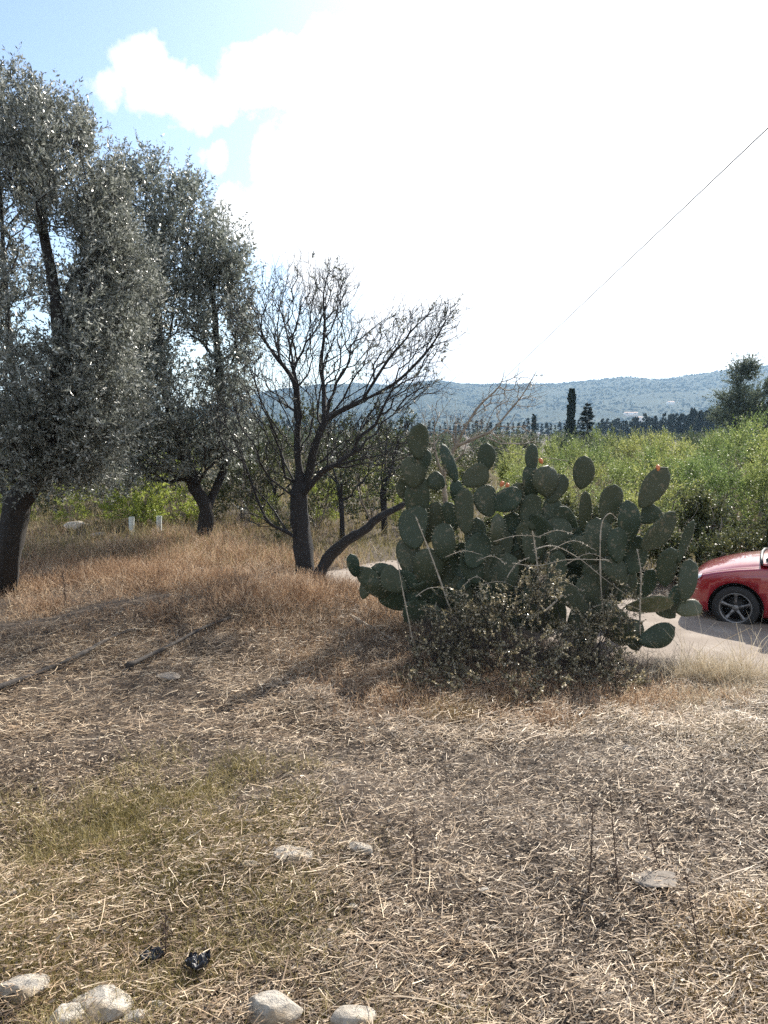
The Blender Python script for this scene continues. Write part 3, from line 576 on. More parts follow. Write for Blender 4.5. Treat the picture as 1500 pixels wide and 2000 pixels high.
# ------------------------------------------------------------------ prickly pears
m_pad = mat('cactus_skin', ramp=[(.3, (.018, .034, .021)), (.6, (.030, .050, .031)), (.8, (.048, .068, .040))], noise=7, rough=.5, spec=.25, bump=(22, .25, .01))
m_pad_lit = mat('cactus_skin_sunlit', ramp=[(.3, (.045, .06, .022)), (.6, (.075, .09, .035)), (.8, (.11, .115, .05))], noise=7, rough=.5, bump=(22, .25, .01))  # lighter, yellower copy of the skin: sunlight put into the colour of two pads
m_spine = mat('cactus_spine', (.55, .50, .36), .5); m_fruit = mat('cactus_fruit', ramp=[(.3, (.50, .12, .04)), (.7, (.65, .26, .10))], noise=20, rough=.45)
for m_ in (m_pad, m_pad_lit):   # regular dots of the areoles
    t_ = m_.node_tree; b_ = t_.nodes['Principled BSDF']; src = b_.inputs['Base Color'].links[0].from_socket
    vo = t_.nodes.new('ShaderNodeTexVoronoi'); vo.inputs['Scale'].default_value = 26; vo.inputs['Randomness'].default_value = .35; tcx = t_.nodes.new('ShaderNodeTexCoord'); t_.links.new(tcx.outputs['Object'], vo.inputs['Vector'])
    oi = t_.nodes.new('ShaderNodeObjectInfo'); n9 = t_.nodes.new('ShaderNodeTexNoise'); n9.inputs['Scale'].default_value = 16; n9.inputs['Detail'].default_value = 5; t_.links.new(tcx.outputs['Object'], n9.inputs['Vector'])
    hue = t_.nodes.new('ShaderNodeMix'); hue.data_type = 'RGBA'; t_.links.new(oi.outputs['Random'], hue.inputs[0]); t_.links.new(src, hue.inputs[6]); hue.inputs[7].default_value = (.060, .068, .040, 1)
    q9 = t_.nodes.new('ShaderNodeMapRange'); q9.inputs[1].default_value = .60; q9.inputs[2].default_value = .66; t_.links.new(n9.outputs['Fac'], q9.inputs[0]); q9.inputs[4].default_value = .75
    scar = t_.nodes.new('ShaderNodeMix'); scar.data_type = 'RGBA'; t_.links.new(q9.outputs[0], scar.inputs[0]); t_.links.new(hue.outputs[2], scar.inputs[6]); scar.inputs[7].default_value = (.15, .13, .085, 1); src = scar.outputs[2]
    lt = t_.nodes.new('ShaderNodeMath'); lt.operation = 'LESS_THAN'; lt.inputs[1].default_value = .13; t_.links.new(vo.outputs['Distance'], lt.inputs[0])
    xx = t_.nodes.new('ShaderNodeMix'); xx.data_type = 'RGBA'; t_.links.new(lt.outputs[0], xx.inputs[0]); t_.links.new(src, xx.inputs[6]); xx.inputs[7].default_value = (.22, .21, .14, 1); t_.links.new(xx.outputs[2], b_.inputs['Base Color'])
def pad_mesh(wd, ht, th, mt, notch=0.):
    nr, k = 13, 18; tv = np.linspace(0, 1, nr); V = []; a = np.arange(k)*2*math.pi/k; bend = rng.normal()*.05*ht; asym = rng.normal()*.07
    wav = rng.random(3)*6
    for t in tv:
        q = t*2-1; hw_ = wd/2*math.sqrt(max(0, 1-q*q))*(.80+.27*t)*(1+.05*math.sin(6*t+wav[0])) if 0 < t < 1 else .012*(1.3 if t == 0 else .6)
        tk = max(.006, th/2*math.sqrt(max(0, 1-q*q))**.8) if 0 < t < 1 else .012
        zc = t*ht*(1-notch*.1); xo = asym*wd*math.sin(math.pi*t)
        V.append(np.stack([np.cos(a)*hw_+xo, np.sin(a)*tk+bend*math.sin(math.pi*t)+.02*wd*np.sin(np.cos(a)*3+wav[1]), np.full(k, zc)+.01*wd*np.sin(np.cos(a)*5+wav[2])], 1))
    V = np.concatenate(V); i = np.arange(nr*k).reshape(nr, k)
    Fq = np.stack([i[:-1], np.roll(i[:-1], -1, 1), np.roll(i[1:], -1, 1), i[1:]], 2).reshape(-1, 4)
    V = np.concatenate([V, [[0, 0, 0]], [[0, 0, ht*(1-notch*.1)+.002]]]); c0, c1 = len(V)-2, len(V)-1; e = i[-1]
    T = np.concatenate([np.stack([np.roll(i[0], -1), i[0], np.full(k, c0)], 1), np.stack([e, np.roll(e, -1), np.full(k, c1)], 1)])
    nv = len(V); ns = 70  # spines at the rim and on the faces
    rr = rng.integers(3, nr-1, ns); kk = np.where(rng.random(ns) < .5, rng.choice([0, 1, k-1, k//2, k//2+1, k//2-1], ns), rng.integers(0, k, ns)); pp = V[rr*k+kk]
    nd_ = unit(np.stack([np.cos(a[kk])*.9, np.sin(a[kk])*1.0, (tv[rr]-.5)*1.2], 1)+rdir(ns)*.35)
    S, SF = ribbons(pp, nd_, .016+.016*rng.random(ns), .0026, .05, seg=1)
    me = mesh('pad', np.concatenate([V, S]), [Fq, T, SF+nv], mt, True); me.materials.append(m_spine)
    mi = np.zeros(len(me.polygons), np.int32); nq = len(Fq); mi[:] = 0
    # arrays are concatenated quads, triangles, spine quads in that order
    mi[nq+len(T):] = 1; me.polygons.foreach_set('material_index', mi); return me
def add_pads(root, lst, Yb, mt):
    o0 = np.array(root.location)
    for it in lst:
        cx, cy, wp, hp_, ang = it[:5]; Y = Yb+(it[5] if len(it) > 5 else rng.normal()*.22); m_ = it[6] if len(it) > 6 else mt
        s = np.linalg.norm(P(cx+1, cy, Y)-P(cx, cy, Y)); wd, ht = wp*s, hp_*s*1.04
        yaw = rng.uniform(-.45, .45); wd = wd/math.cos(yaw)*1.0
        me = pad_mesh(wd, ht, min(.045, wd*.22), m_)
        o = obj('pad', me, root); A = R(ang); up = Vector((math.sin(A), rng.normal()*.10, math.cos(A))).normalized()
        side = Vector((math.cos(A)*math.cos(yaw), math.sin(yaw), -math.sin(A)*math.cos(yaw))); side = (side-up*side.dot(up)).normalized(); nrm = side.cross(up)*-1; nrm = up.cross(side)
        rot = Matrix((side, nrm, up)).transposed()
        c = Vector(P(cx, cy, Y))-up*ht/2; o.location = c-Vector(o0); o.rotation_euler = rot.to_euler()
def fruit(root, px, py, Y):
    k, nr = 10, 7; V = []; a = np.arange(k)*2*math.pi/k
    for t in np.linspace(0, 1, nr): V.append(np.stack([np.cos(a)*.027*math.sin(.35+2.3*t)**.8, np.sin(a)*.027*math.sin(.35+2.3*t)**.8, np.full(k, t*.07)], 1))
    V = np.concatenate(V+[np.array([[0, 0, .062]])]); i = np.arange(nr*k).reshape(nr, k)
    Fq = np.stack([i[:-1], np.roll(i[:-1], -1, 1), np.roll(i[1:], -1, 1), i[1:]], 2).reshape(-1, 4); e = i[-1]
    o = obj('fruit', mesh('fruit', V, [Fq, np.stack([e, np.roll(e, -1), np.full(k, len(V)-1)], 1)], m_fruit, True), root); o.location = Vector(P(px, py, Y)-np.array(root.location)-np.array([0, 0, .04])); o.rotation_euler = (rng.normal()*.2, rng.normal()*.3, 0)
def filler(n, x0, x1, y0, y1, w_=48, h_=74):
    return [(rng.uniform(x0, x1), rng.uniform(y0, y1), w_*rng.uniform(.8, 1.25), h_*rng.uniform(.85, 1.2), rng.normal()*28, rng.normal()*.28+.2) for _ in range(n)]
g1 = G(835, 1225); t1 = thing('prickly_pear', 'leftmost prickly pear clump, a stack of dark pads topped by one single tall pad', 'cactus', g1, 0, 'prickly pear clumps')
g2 = G(1030, 1235); t2 = thing('prickly_pear', 'broad middle prickly pear clump behind the twiggy bramble, with orange fruits', 'cactus', g2, 0, 'prickly pear clumps')
g3 = G(1235, 1262); t3 = thing('prickly_pear', 'rightmost prickly pear clump leaning toward the red car', 'cactus', g3, 0, 'prickly pear clumps')
YA, YB, YC = 9.0, 8.9, 8.5
add_pads(t1, [(819, 862, 44, 68, 2, 0), (806, 922, 56, 60, -8, 0.05), (826, 905, 40, 56, 10, .1), (818, 972, 54, 84, 0, .1), (795, 960, 40, 56, -30, .2), (851, 940, 40, 34, 60, .1), (812, 1030, 62, 84, 4, 0), (845, 1020, 46, 80, 14, .2),
    (868, 1058, 50, 72, -6, -.1), (800, 1090, 52, 80, -12, .1), (835, 1110, 66, 82, 6, 0), (872, 1115, 60, 80, 16, .1), (905, 1165, 62, 84, 4, .25), (890, 1225, 60, 70, -6, .2), (940, 1180, 60, 80, -8, .3), (792, 1150, 56, 76, -20, 0), (830, 1175, 70, 84, 0, 0), (868, 1180, 60, 80, 10, .1), (772, 1130, 44, 62, -40, -.1), (750, 1125, 46, 60, -60, 0),
    (690, 1104, 26, 46, -12, .0), (716, 1126, 50, 36, 20, .0), (740, 1150, 40, 60, -62, 0), (768, 1170, 50, 60, -48, 0), (712, 1150, 24, 40, 10, .05), (840, 1215, 66, 70, 0, 0), (812, 1205, 60, 70, 0, -.1)], YA, m_pad)
add_pads(t2, [(878, 905, 26, 80, -22, 0), (947, 895, 36, 58, 6, .1), (928, 930, 48, 56, 62, 0), (909, 998, 40, 88, -3, -.2), (890, 958, 26, 42, 4, 0), (952, 978, 52, 62, -10, 0), (986, 974, 46, 68, 64, .0), (1012, 972, 42, 60, 22, .05), (1040, 894, 29, 52, 0, .1),
    (1068, 940, 58, 60, 4, 0), (1036, 942, 40, 68, -4, .1), (1086, 955, 40, 62, 28, .1), (1040, 1000, 50, 70, 0, 0), (1075, 1000, 40, 60, 20, .1), (930, 1050, 46, 76, 2, -.15), (970, 1035, 32, 60, 4, -.25), (1000, 1040, 58, 76, 0, .1), (1040, 1060, 60, 78, 4, 0), (1090, 1050, 60, 80, -8, 0),
    (1105, 1020, 46, 70, -30, .1), (1138, 923, 42, 64, 2, -.1), (1141, 998, 27, 76, 0, -.1), (1128, 1070, 56, 80, 6, 0), (960, 1100, 62, 80, 0, 0), (905, 1100, 60, 80, -10, .1), (878, 1010, 34, 60, -14, .2), (985, 1120, 64, 80, 8, -.05)]
    + filler(34, 890, 1150, 1030, 1200)+[(*q[:5], q[5]+.35) for q in filler(30, 900, 1190, 1180, 1262)], YB, m_pad)
add_pads(t3, [(1193, 986, 52, 78, 8, 0), (1276, 952, 52, 90, 34, 0), (1226, 1018, 48, 80, -4, -.1), (1264, 1003, 40, 42, 20, .1), (1284, 1036, 54, 96, 46, -.2), (1340, 1058, 25, 86, 17, 0), (1305, 1108, 50, 78, 2, 0), (1342, 1133, 38, 80, 12, -.1), (1346, 1190, 34, 50, 78, -.1, m_pad_lit), (1283, 1240, 44, 74, 68, -.3),
    (1207, 1224, 60, 84, -32, -.2), (1268, 1182, 38, 90, 82, -.1, m_pad_lit), (1170, 1050, 56, 76, -8, 0), (1200, 1085, 56, 80, 0, .1), (1240, 1085, 50, 76, 12, 0), (1170, 1120, 60, 80, 0, .1), (1215, 1140, 50, 70, 10, .15), (1150, 1160, 60, 80, -10, .1), (1318, 1170, 40, 60, 14, 0), (1300, 1190, 40, 50, -50, 0), (1240, 1240, 50, 60, -10, -.2), (1262, 1140, 40, 60, 20, .2)]
    + filler(18, 1130, 1240, 1060, 1235), YC, m_pad)
fruit(t2, 1059, 899, YB); fruit(t2, 978, 944, YB); fruit(t2, 990, 948, YB+.1); fruit(t3, 1285, 913, YC)

# ------------------------------------------------------------------ red car
m_paint = mat('red_paint', (.27, .007, .017), .3, spec=.6, coat=1.0); m_tyre = mat('tyre_rubber', (.018, .018, .02), .8, bump=(60, .3, .004)); m_rim = mat('rim_alloy', (.20, .20, .205), .45, metal=.8)
m_black = mat('black_plastic', (.02, .02, .022), .55); m_glass = mat('window_glass', (.02, .028, .03), .04, spec=.9, coat=1.0); m_lamp = mat('lamp_lens', (.62, .63, .62), .12, coat=1.0); m_rlamp = mat('rear_lamp', (.35, .01, .01), .15, coat=1.0)
CA = R(30); W = P(1437, 1186, 9.85); cy = np.array([-math.sin(CA), -math.cos(CA)])
cx_, cy_ = W[0]-cy[0]*.75, W[1]-cy[1]*.75; cz_ = W[2]-.295
car = thing('car', 'red car parked on the dirt road, its nose pointing left at the right edge', 'car', (cx_, cy_, cz_), math.pi-CA)
st = [(.655, .30, .47, .50, .50), (.64, .24, .55, .59, .60), (.58, .20, .625, .665, .70), (.46, .18, .69, .745, .775), (.25, .18, .755, .83, .815), (0, .18, .81, .905, .83), (-.3, .18, .855, .965, .838), (-.7, .18, .875, .975, .84), (-1.5, .18, .89, .98, .845), (-2.4, .18, .91, .99, .84), (-2.85, .2, .91, .99, .81), (-3.12, .26, .88, .95, .74), (-3.22, .34, .8, .86, .64)]
# resample smoothly along the length
sa = np.array(st); xsn = np.concatenate([np.linspace(.655, .4, 9), np.linspace(.36, -2.7, 34), np.linspace(-2.8, -3.22, 7)]); sa = np.array([[x]+[float(np.interp(-x, -sa[:, 0], sa[:, j])) for j in range(1, 5)] for x in xsn])
secs = []
for x, zb, zs, zt, hw in sa:
    mid = zb+(zs-zb)*.55; s_ = [(0, zb), (hw*.86, zb), (hw*.965, zb+.05), (hw*.985, zb+(zs-zb)*.3), (hw*1.0, mid), (hw*.995, zs-(zs-zb)*.16), (hw*.975, zs-.03), (hw*.945, zs-.004), (hw*.90, zs+.012), (hw*.88, zs+.006), (hw*.84, zs+(zt-zs)*.35), (hw*.6, zs+(zt-zs)*.75), (hw*.3, zt-.006), (0, zt)]
    secs.append([(x, y, z) for y, z in s_]+[(x, -y, z) for y, z in s_[-2:0:-1]])
k = len(secs[0]); V = np.array(secs).reshape(-1, 3); i = np.arange(len(V)).reshape(-1, k)
Fl = [tuple(q) for q in np.stack([i[:-1], i[1:], np.roll(i[1:], -1, 1), np.roll(i[:-1], -1, 1)], 2).reshape(-1, 4)]+[tuple(i[0]), tuple(i[-1][::-1])]
bm_me = mesh('body', V, Fl, m_paint, True); bm_me.materials.append(m_black)
bm = bmesh.new(); bm.from_mesh(bm_me); bmesh.ops.recalc_face_normals(bm, faces=bm.faces); bm.to_mesh(bm_me); bm.free()
body = obj('body', bm_me); WB = -2.45
cutV, cutF, cm = [], [], []
def cyl(cx0, y0, y1, cz0, r, k=40):
    a = np.arange(k)*2*math.pi/k; A_ = np.stack([cx0+np.cos(a)*r, np.full(k, y0), cz0+np.sin(a)*r], 1); B_ = A_.copy(); B_[:, 1] = y1
    return np.concatenate([A_, B_]), [tuple(range(k)), tuple(range(2*k-1, k-1, -1))]+[(j, j+k, (j+1) % k+k, (j+1) % k) for j in range(k)]
off = 0; VV, FF = [], []
for x0 in (0, WB):
    for sgn in (1, -1):
        v, f = cyl(x0, sgn*.56, sgn*.95, .295, .348); VV.append(v); FF += [tuple(q+off for q in g) for g in f]; off += len(v)
cme = mesh('c', np.concatenate(VV), FF, m_black); bm = bmesh.new(); bm.from_mesh(cme); bmesh.ops.recalc_face_normals(bm, faces=bm.faces); bm.to_mesh(cme); bm.free()
cut = obj('c', cme); md = body.modifiers.new('b', 'BOOLEAN'); md.object = cut; md.operation = 'DIFFERENCE'; md.solver = 'EXACT'
try: md.material_mode = 'TRANSFER'
except Exception: pass
bpy.context.view_layer.update(); dg = bpy.context.evaluated_depsgraph_get(); nm = bpy.data.meshes.new_from_object(body.evaluated_get(dg)); body.modifiers.clear(); body.data = nm; nm.name = 'body'
bpy.data.objects.remove(cut); body.parent = car
def cpart(name, V, Fq, m, parent=None, smooth=False): return obj(name, mesh(name, V, Fq, m, smooth), parent or car)
# cabin
cb_ = [(-.30, .775, .90), (-3.02, .74, .92)]; ct = [(-1.02, .56, 1.33), (-2.45, .54, 1.34)]
def cabin_pt(u, v, side):   # u 0 front..1 rear, v 0 belt..1 roof
    xb = cb_[0][0]+(cb_[1][0]-cb_[0][0])*u; xt = ct[0][0]+(ct[1][0]-ct[0][0])*u; yb = cb_[0][1]+(cb_[1][1]-cb_[0][1])*u; yt = ct[0][1]+(ct[1][1]-ct[0][1])*u
    return np.array([xb+(xt-xb)*v, side*(yb+(yt-yb)*v+.03*math.sin(math.pi*v)), .90+(.44)*v+.05*math.sin(math.pi*u)*v])
us = np.linspace(0, 1, 12); vs = np.linspace(0, 1, 7); V = []
for u in us:
    ring_ = [cabin_pt(u, v, 1) for v in vs]; top = ring_[-1]
    mids = [np.array([top[0], top[1]*q, top[2]+.035*(1-q*q)]) for q in (.66, .33, 0, -.33, -.66)]
    V += ring_+mids+[cabin_pt(u, v, -1) for v in vs[::-1]]
k = len(V)//len(us); i = np.arange(len(V)).reshape(-1, k); V = np.array(V)
Fl = [tuple(q) for q in np.stack([i[:-1, :-1], i[1:, :-1], i[1:, 1:], i[:-1, 1:]], 2).reshape(-1, 4)]+[tuple(i[0]), tuple(i[-1][::-1])]
cpart('cabin', V, Fl, m_paint)
def panel(name, uvs, side, m, off_=.006):
    P_ = [cabin_pt(u, v, side)+np.array([0, side*off_, .002]) for u, v in uvs]; Q_ = [p-np.array([0, side*.005, 0]) for p in P_]
    n = len(P_); Fl = [tuple(range(n)), tuple(range(2*n-1, n-1, -1))]+[(j, j+n, (j+1) % n+n, (j+1) % n) for j in range(n)]
    return cpart(name, np.array(P_+Q_), Fl, m)
for sd_ in (1, -1):
    panel('side_window', [(.06, .08), (.49, .08), (.49, .5), (.47, .9), (.2, .9), (.1, .5)], sd_, m_glass); panel('side_window', [(.53, .08), (.9, .08), (.84, .5), (.8, .9), (.51, .9), (.53, .5)], sd_, m_glass)
for nm_, u0, sx_ in (('windscreen', 0, 1), ('rear_window', 1, -1)):
    q = [cabin_pt(u0, v, s) for v in (.06, .94) for s in (1, -1)]; q = [p*np.array([1, .93, 1])+np.array([.012*sx_, 0, .01]) for p in q]
    V = np.array(q+[p-np.array([.006*sx_, 0, .006]) for p in q]); cpart(nm_, V, [(0, 1, 3, 2), (4, 6, 7, 5), (0, 4, 5, 1), (2, 3, 7, 6), (0, 2, 6, 4), (1, 5, 7, 3)], m_glass)
wz = [cabin_pt(0, .05, 1), cabin_pt(0, .05, -1)]
V, Fq = tube_line([(-.33, .55, .945), (-.42, .2, .985), (-.46, -.1, .995)], .012, 6); cpart('wiper', V, Fq, m_black); V, Fq = tube_line([(-.33, -.1, .955), (-.42, -.4, .985), (-.44, -.6, .98)], .012, 6); cpart('wiper', V, Fq, m_black)
V, Fq = tube_line([(-.285, .74, .915), (-.262, .4, .957), (-.25, 0, .972), (-.262, -.4, .957), (-.285, -.74, .915)], .022, 6); cpart('cowl_grille', V, Fq, m_black)
def sec_at(x, j):   # point j of the section at station x
    c_ = int(np.argmin(np.abs(sa[:, 0]-x))); return np.array(secs[c_][j])
for sgn in (1, -1):
    # headlight hugging the corner
    L0 = [];
    for x in (.636, .60, .55, .50, .44):
        a = np.array([x, float(np.interp(-x, -sa[:, 0], sa[:, 4])), float(np.interp(-x, -sa[:, 0], sa[:, 2]))]); q = (.636-x)/.2
        L0 += [(x+.004, sgn*(a[1]*.60), a[2]+.020), (x+.006, sgn*(a[1]*.93), a[2]+.010), (x+.008, sgn*(a[1]*.985+.004), a[2]-.03+.02*q), (x+.008, sgn*(a[1]*1.0+.003), a[2]-.085+.07*q)]
    i = np.arange(20).reshape(5, 4); cpart('headlight', np.array(L0), [tuple(q) for q in np.stack([i[:-1, :-1], i[1:, :-1], i[1:, 1:], i[:-1, 1:]], 2).reshape(-1, 4)], m_lamp, smooth=True)
    V, Fq = box((.625, sgn*.47, .36), (.06, .26, .11)); cpart('fog_lamp', V, Fq, m_black)
    V, Fq = box((-3.17, sgn*.58, .78), (.09, .22, .16)); cpart('rear_lamp', V, Fq, m_rlamp)
    # mirror
    a = np.linspace(0, 2*math.pi, 12, endpoint=False); VV = []
    for t_, r_ in ((-.09, .35), (-.075, .8), (-.02, 1), (.05, .95), (.085, .55)): VV.append(np.stack([np.full(12, -.50+t_*.9), sgn*(.93+np.cos(a)*.105*r_), .955+np.sin(a)*.066*r_], 1))
    V = np.concatenate(VV); i = np.arange(60).reshape(5, 12); Fl = [tuple(q) for q in np.stack([i[:-1], i[1:], np.roll(i[1:], -1, 1), np.roll(i[:-1], -1, 1)], 2).reshape(-1, 4)]+[tuple(i[0]), tuple(i[-1][::-1])]
    mr = cpart('side_mirror', V, Fl, m_black, smooth=True); V, Fq = tube_line([(-.52, sgn*.78, .9), (-.5, sgn*.86, .93)], .02, 6); cpart('mirror_arm', V, Fq, m_black, mr)
    # door: seam outline and handle
    pr = [(-.62, .26), (-.62, .87), (-1.62, .88), (-1.66, .5), (-1.6, .26)]; yv = .847
    V, Fq = tube_line([(x, sgn*(yv if z > .3 else yv-.02), z) for x, z in pr+pr[:1]], .004, 4, False); dr_ = cpart('door', V, Fq, m_black); V, Fq = box((-1.47, sgn*.856, .76), (.17, .025, .03)); cpart('handle', V, Fq, m_paint, dr_)
    V, Fq = tube_line([(x, sgn*(float(np.interp(-x, -sa[:, 0], sa[:, 4]))*.893), float(np.interp(-x, -sa[:, 0], sa[:, 2]))+.013) for x in np.linspace(.44, -.28, 16)], .0035, 4, False); cpart('bonnet_seam', V, Fq, m_black)
    for x0 in (0, WB):
        wl = obj('wheel', None, car); wl.location = (x0, sgn*.74, .295)
        def spin(prof, k=44): 
            a = np.arange(k)*2*math.pi/k; V = np.concatenate([np.stack([np.cos(a)*r, np.full(k, y*sgn), np.sin(a)*r], 1) for r, y in prof]); i = np.arange(len(V)).reshape(-1, k)
            return V, np.stack([i[:-1], i[1:], np.roll(i[1:], -1, 1), np.roll(i[:-1], -1, 1)], 2).reshape(-1, 4)
        V, Fq = spin([(.19, -.09), (.24, -.1), (.28, -.09), (.295, -.06), (.295, .05), (.285, .075), (.24, .088), (.205, .082), (.195, .06)]); cpart('tyre', V, Fq, m_tyre, wl, True)
        v1 = spin([(.19, -.08), (.19, .05), (.205, .072), (.209, .082), (.199, .084), (.186, .07), (.18, .02), (.17, -.03)]); v2 = spin([(.0, .066), (.035, .066), (.048, .055), (.05, .02)], 20)
        sp_ = []
        for q in range(5):
            a = q*2*math.pi/5+math.pi/2; c, s2 = math.cos(a), math.sin(a); pl = [(.03, .022), (.1, .015), (.165, .022), (.192, .036)]
            top = [(r*c-w_*s2, y_, r*s2+w_*c) for (r, w_), y_ in zip(pl, (.062, .058, .062, .072))]+[(r*c+w_*s2, y_, r*s2-w_*c) for (r, w_), y_ in zip(pl[::-1], (.072, .062, .058, .062))]
            t8 = np.array(top)*[1, sgn, 1]; b8 = t8-[0, sgn*.03, 0]; V8 = np.concatenate([t8, b8]); F8 = np.array([[0, 1, 6, 7], [1, 2, 5, 6], [2, 3, 4, 5]]+[[j, j+8, (j+1) % 8+8, (j+1) % 8] for j in range(8)]); sp_.append((V8, F8))
        V, Fq = join(v1, v2, *sp_); cpart('rim', V, Fq, m_rim, wl)
        V, Fq = join(*[(lambda vv: (vv[0], [vv[1]]))(spin([(.0, -.03), (.15, -.03), (.15, -.05)], 24))]); cpart('brake_disc', V, Fq, m_black, wl)
V, Fq = box((.652, 0, .40), (.02, .7, .09)); cpart('grille', V, Fq, m_black)

# ------------------------------------------------------------------ bramble in front of the cactus, thorny stems
def bramble(label, base, ells, nl, seed_l):
    b = G(*base); nodes = [b-[0, 0, .05]]; par = [-1]
    for _ in range(seed_l):
        q = rng.normal(size=2)*.12; nodes.append(b+[q[0], q[1], .06]); par.append(0)
    att = np.concatenate([px_ell(n, cx, cy, rx, ry, Y, dp) for n, cx, cy, rx, ry, Y, dp in ells]); att = att[att[:, 2] > hz(att[:, 0], att[:, 1])+.03]
    return leafy('bramble', label, 'shrub', nodes, par, att, .0018, .014, m_bram, m_bark, (.032, .018), nl, bf=.3, thr=3.5, k=3, spread=.05, upb=.2, shoot=.12, twigs=500)
bramble('wide twiggy bramble with tiny pale leaves in front of the middle prickly pear', (1010, 1345), [(360, 1010, 1255, 160, 90, 7.4, .5), (340, 1000, 1340, 200, 50, 6.9, .5), (120, 950, 1190, 70, 50, 7.6, .3), (120, 1060, 1150, 50, 50, 7.6, .3), (120, 900, 1200, 80, 50, 7.7, .3)], 13500, 6)
bramble('smaller twiggy bramble at the foot of the right prickly pear', (1175, 1335), [(240, 1160, 1260, 70, 70, 7.5, .4), (130, 1180, 1320, 80, 35, 7.1, .35), (90, 1200, 1190, 50, 50, 7.7, .3)], 5600, 4)
bramble('sparse bramble with pale twigs at the foot of the left prickly pear', (860, 1320), [(180, 860, 1270, 60, 60, 7.5, .4), (110, 850, 1320, 80, 30, 7.1, .3)], 3600, 4)
m_stem = mat('dry_stem', ramp=[(.3, (.22, .18, .13)), (.7, (.48, .42, .33))], noise=25, rough=.7)
def stem(label, pts, Y, r0, r1=None, thorns=0, on_ground=False, m=None, name='dry_stem', cat='stem', group=None):
    L3 = smooth_line([G(x, y, .02 if cat == 'stick' else .075) for x, y in pts] if on_ground else [P(x, y, Y+i_*.03) for i_, (x, y) in enumerate(pts)], 5); o0 = L3[0].copy(); n = len(L3)
    rr = np.linspace(r0, r1 or r0*.5, n)*(1+.18*rng.normal(size=n)); parts = [tube_line(L3-o0, rr, 6)]
    if thorns:
        e = rng.integers(0, n-1, thorns); f = rng.random(thorns)[:, None]; pp = L3[e]*(1-f)+L3[e+1]*f-o0; lv = leaves(pp, rdir(thorns, .3), .012+.03*rng.random(thorns), .008, fold=.2); parts.append((lv[0], lv[1]))
    V, Fq = join(*parts); o = obj(name, mesh(name, V, Fq, m or m_stem, False), None, label, cat, group, None, tuple(o0)); return o
stem('tall pale stem with a hooked top in front of the right prickly pear', [(1187, 1270), (1176, 1180), (1172, 1090), (1175, 1025), (1190, 1003), (1204, 1012)], 7.9, .009, .004, 40)
stem('long knotty stem leaning right in front of the left prickly pear', [(900, 1225), (880, 1190), (862, 1140), (842, 1085), (822, 1035), (812, 1010)], 7.9, .011, .005, 60)
stem('thin upright stem left of the left prickly pear base', [(808, 1262), (800, 1220), (786, 1150), (776, 1092)], 7.8, .009, .005, 40)
stem('bristly thick stem standing in the middle of the bramble', [(1050, 1215), (1052, 1150), (1048, 1090), (1040, 1038)], 7.7, .010, .005, 160)
stem('bristly upright stem before the gap near the car', [(1250, 1240), (1250, 1180), (1252, 1120), (1244, 1072)], 8.0, .009, .005, 120)
stem('long arching stem crossing above the bramble', [(1000, 1100), (1050, 1105), (1110, 1093), (1190, 1094)], 7.6, .005, .003, 40)
stem('arching stem falling to the right below the middle pads', [(1040, 1075), (1080, 1066), (1130, 1090), (1180, 1130), (1235, 1170)], 7.7, .006, .003, 50)
stem('short arched twig at the left of the bramble', [(812, 1165), (835, 1150), (860, 1147), (885, 1150)], 7.7, .005, .004, 8)
stem('short thick pale stick caught in the bramble', [(1062, 1195), (1082, 1178), (1098, 1162)], 7.3, .011, .010)
stem('curved twig rising left of the bristly stem', [(990, 1128), (1008, 1102), (1035, 1088)], 7.6, .005, .003, 20)
for k_, (x, y) in enumerate([(905, 1080), (960, 1090), (1010, 1050), (1085, 1040), (1120, 1060), (1150, 1085), (980, 1140), (1100, 1140), (930, 1130), (1205, 1180)]):
    w_ = rng.uniform(28, 55); stem('fine arching twig above the bramble', [(x-w_, y+12+rng.normal()*6), (x, y-4), (x+w_, y+10+rng.normal()*6)], 7.75, .0035, .002, 26, group='fine arching twigs above the bramble')
stem('straight pale stick lying on the litter left of the bramble', [(684, 1202), (745, 1236), (806, 1274)], 0, .020, .014, on_ground=True, name='fallen_stick', cat='stick')
m_log = mat('dark_log', ramp=[(.3, (.02, .018, .017)), (.7, (.075, .062, .052))], noise=12, rough=.9, bump=(30, 1, .02))
stem('long dark dead branch lying on the litter at the left', [(-30, 1352), (70, 1316), (150, 1282), (215, 1246), (262, 1228)], 0, .030, .018, 40, on_ground=True, m=m_log, name='fallen_branch', cat='branch')
stem('dark twiggy branch lying right of the long dead branch', [(250, 1300), (330, 1262), (400, 1225), (455, 1205)], 0, .026, .014, 40, on_ground=True, m=m_log, name='fallen_branch', cat='branch')
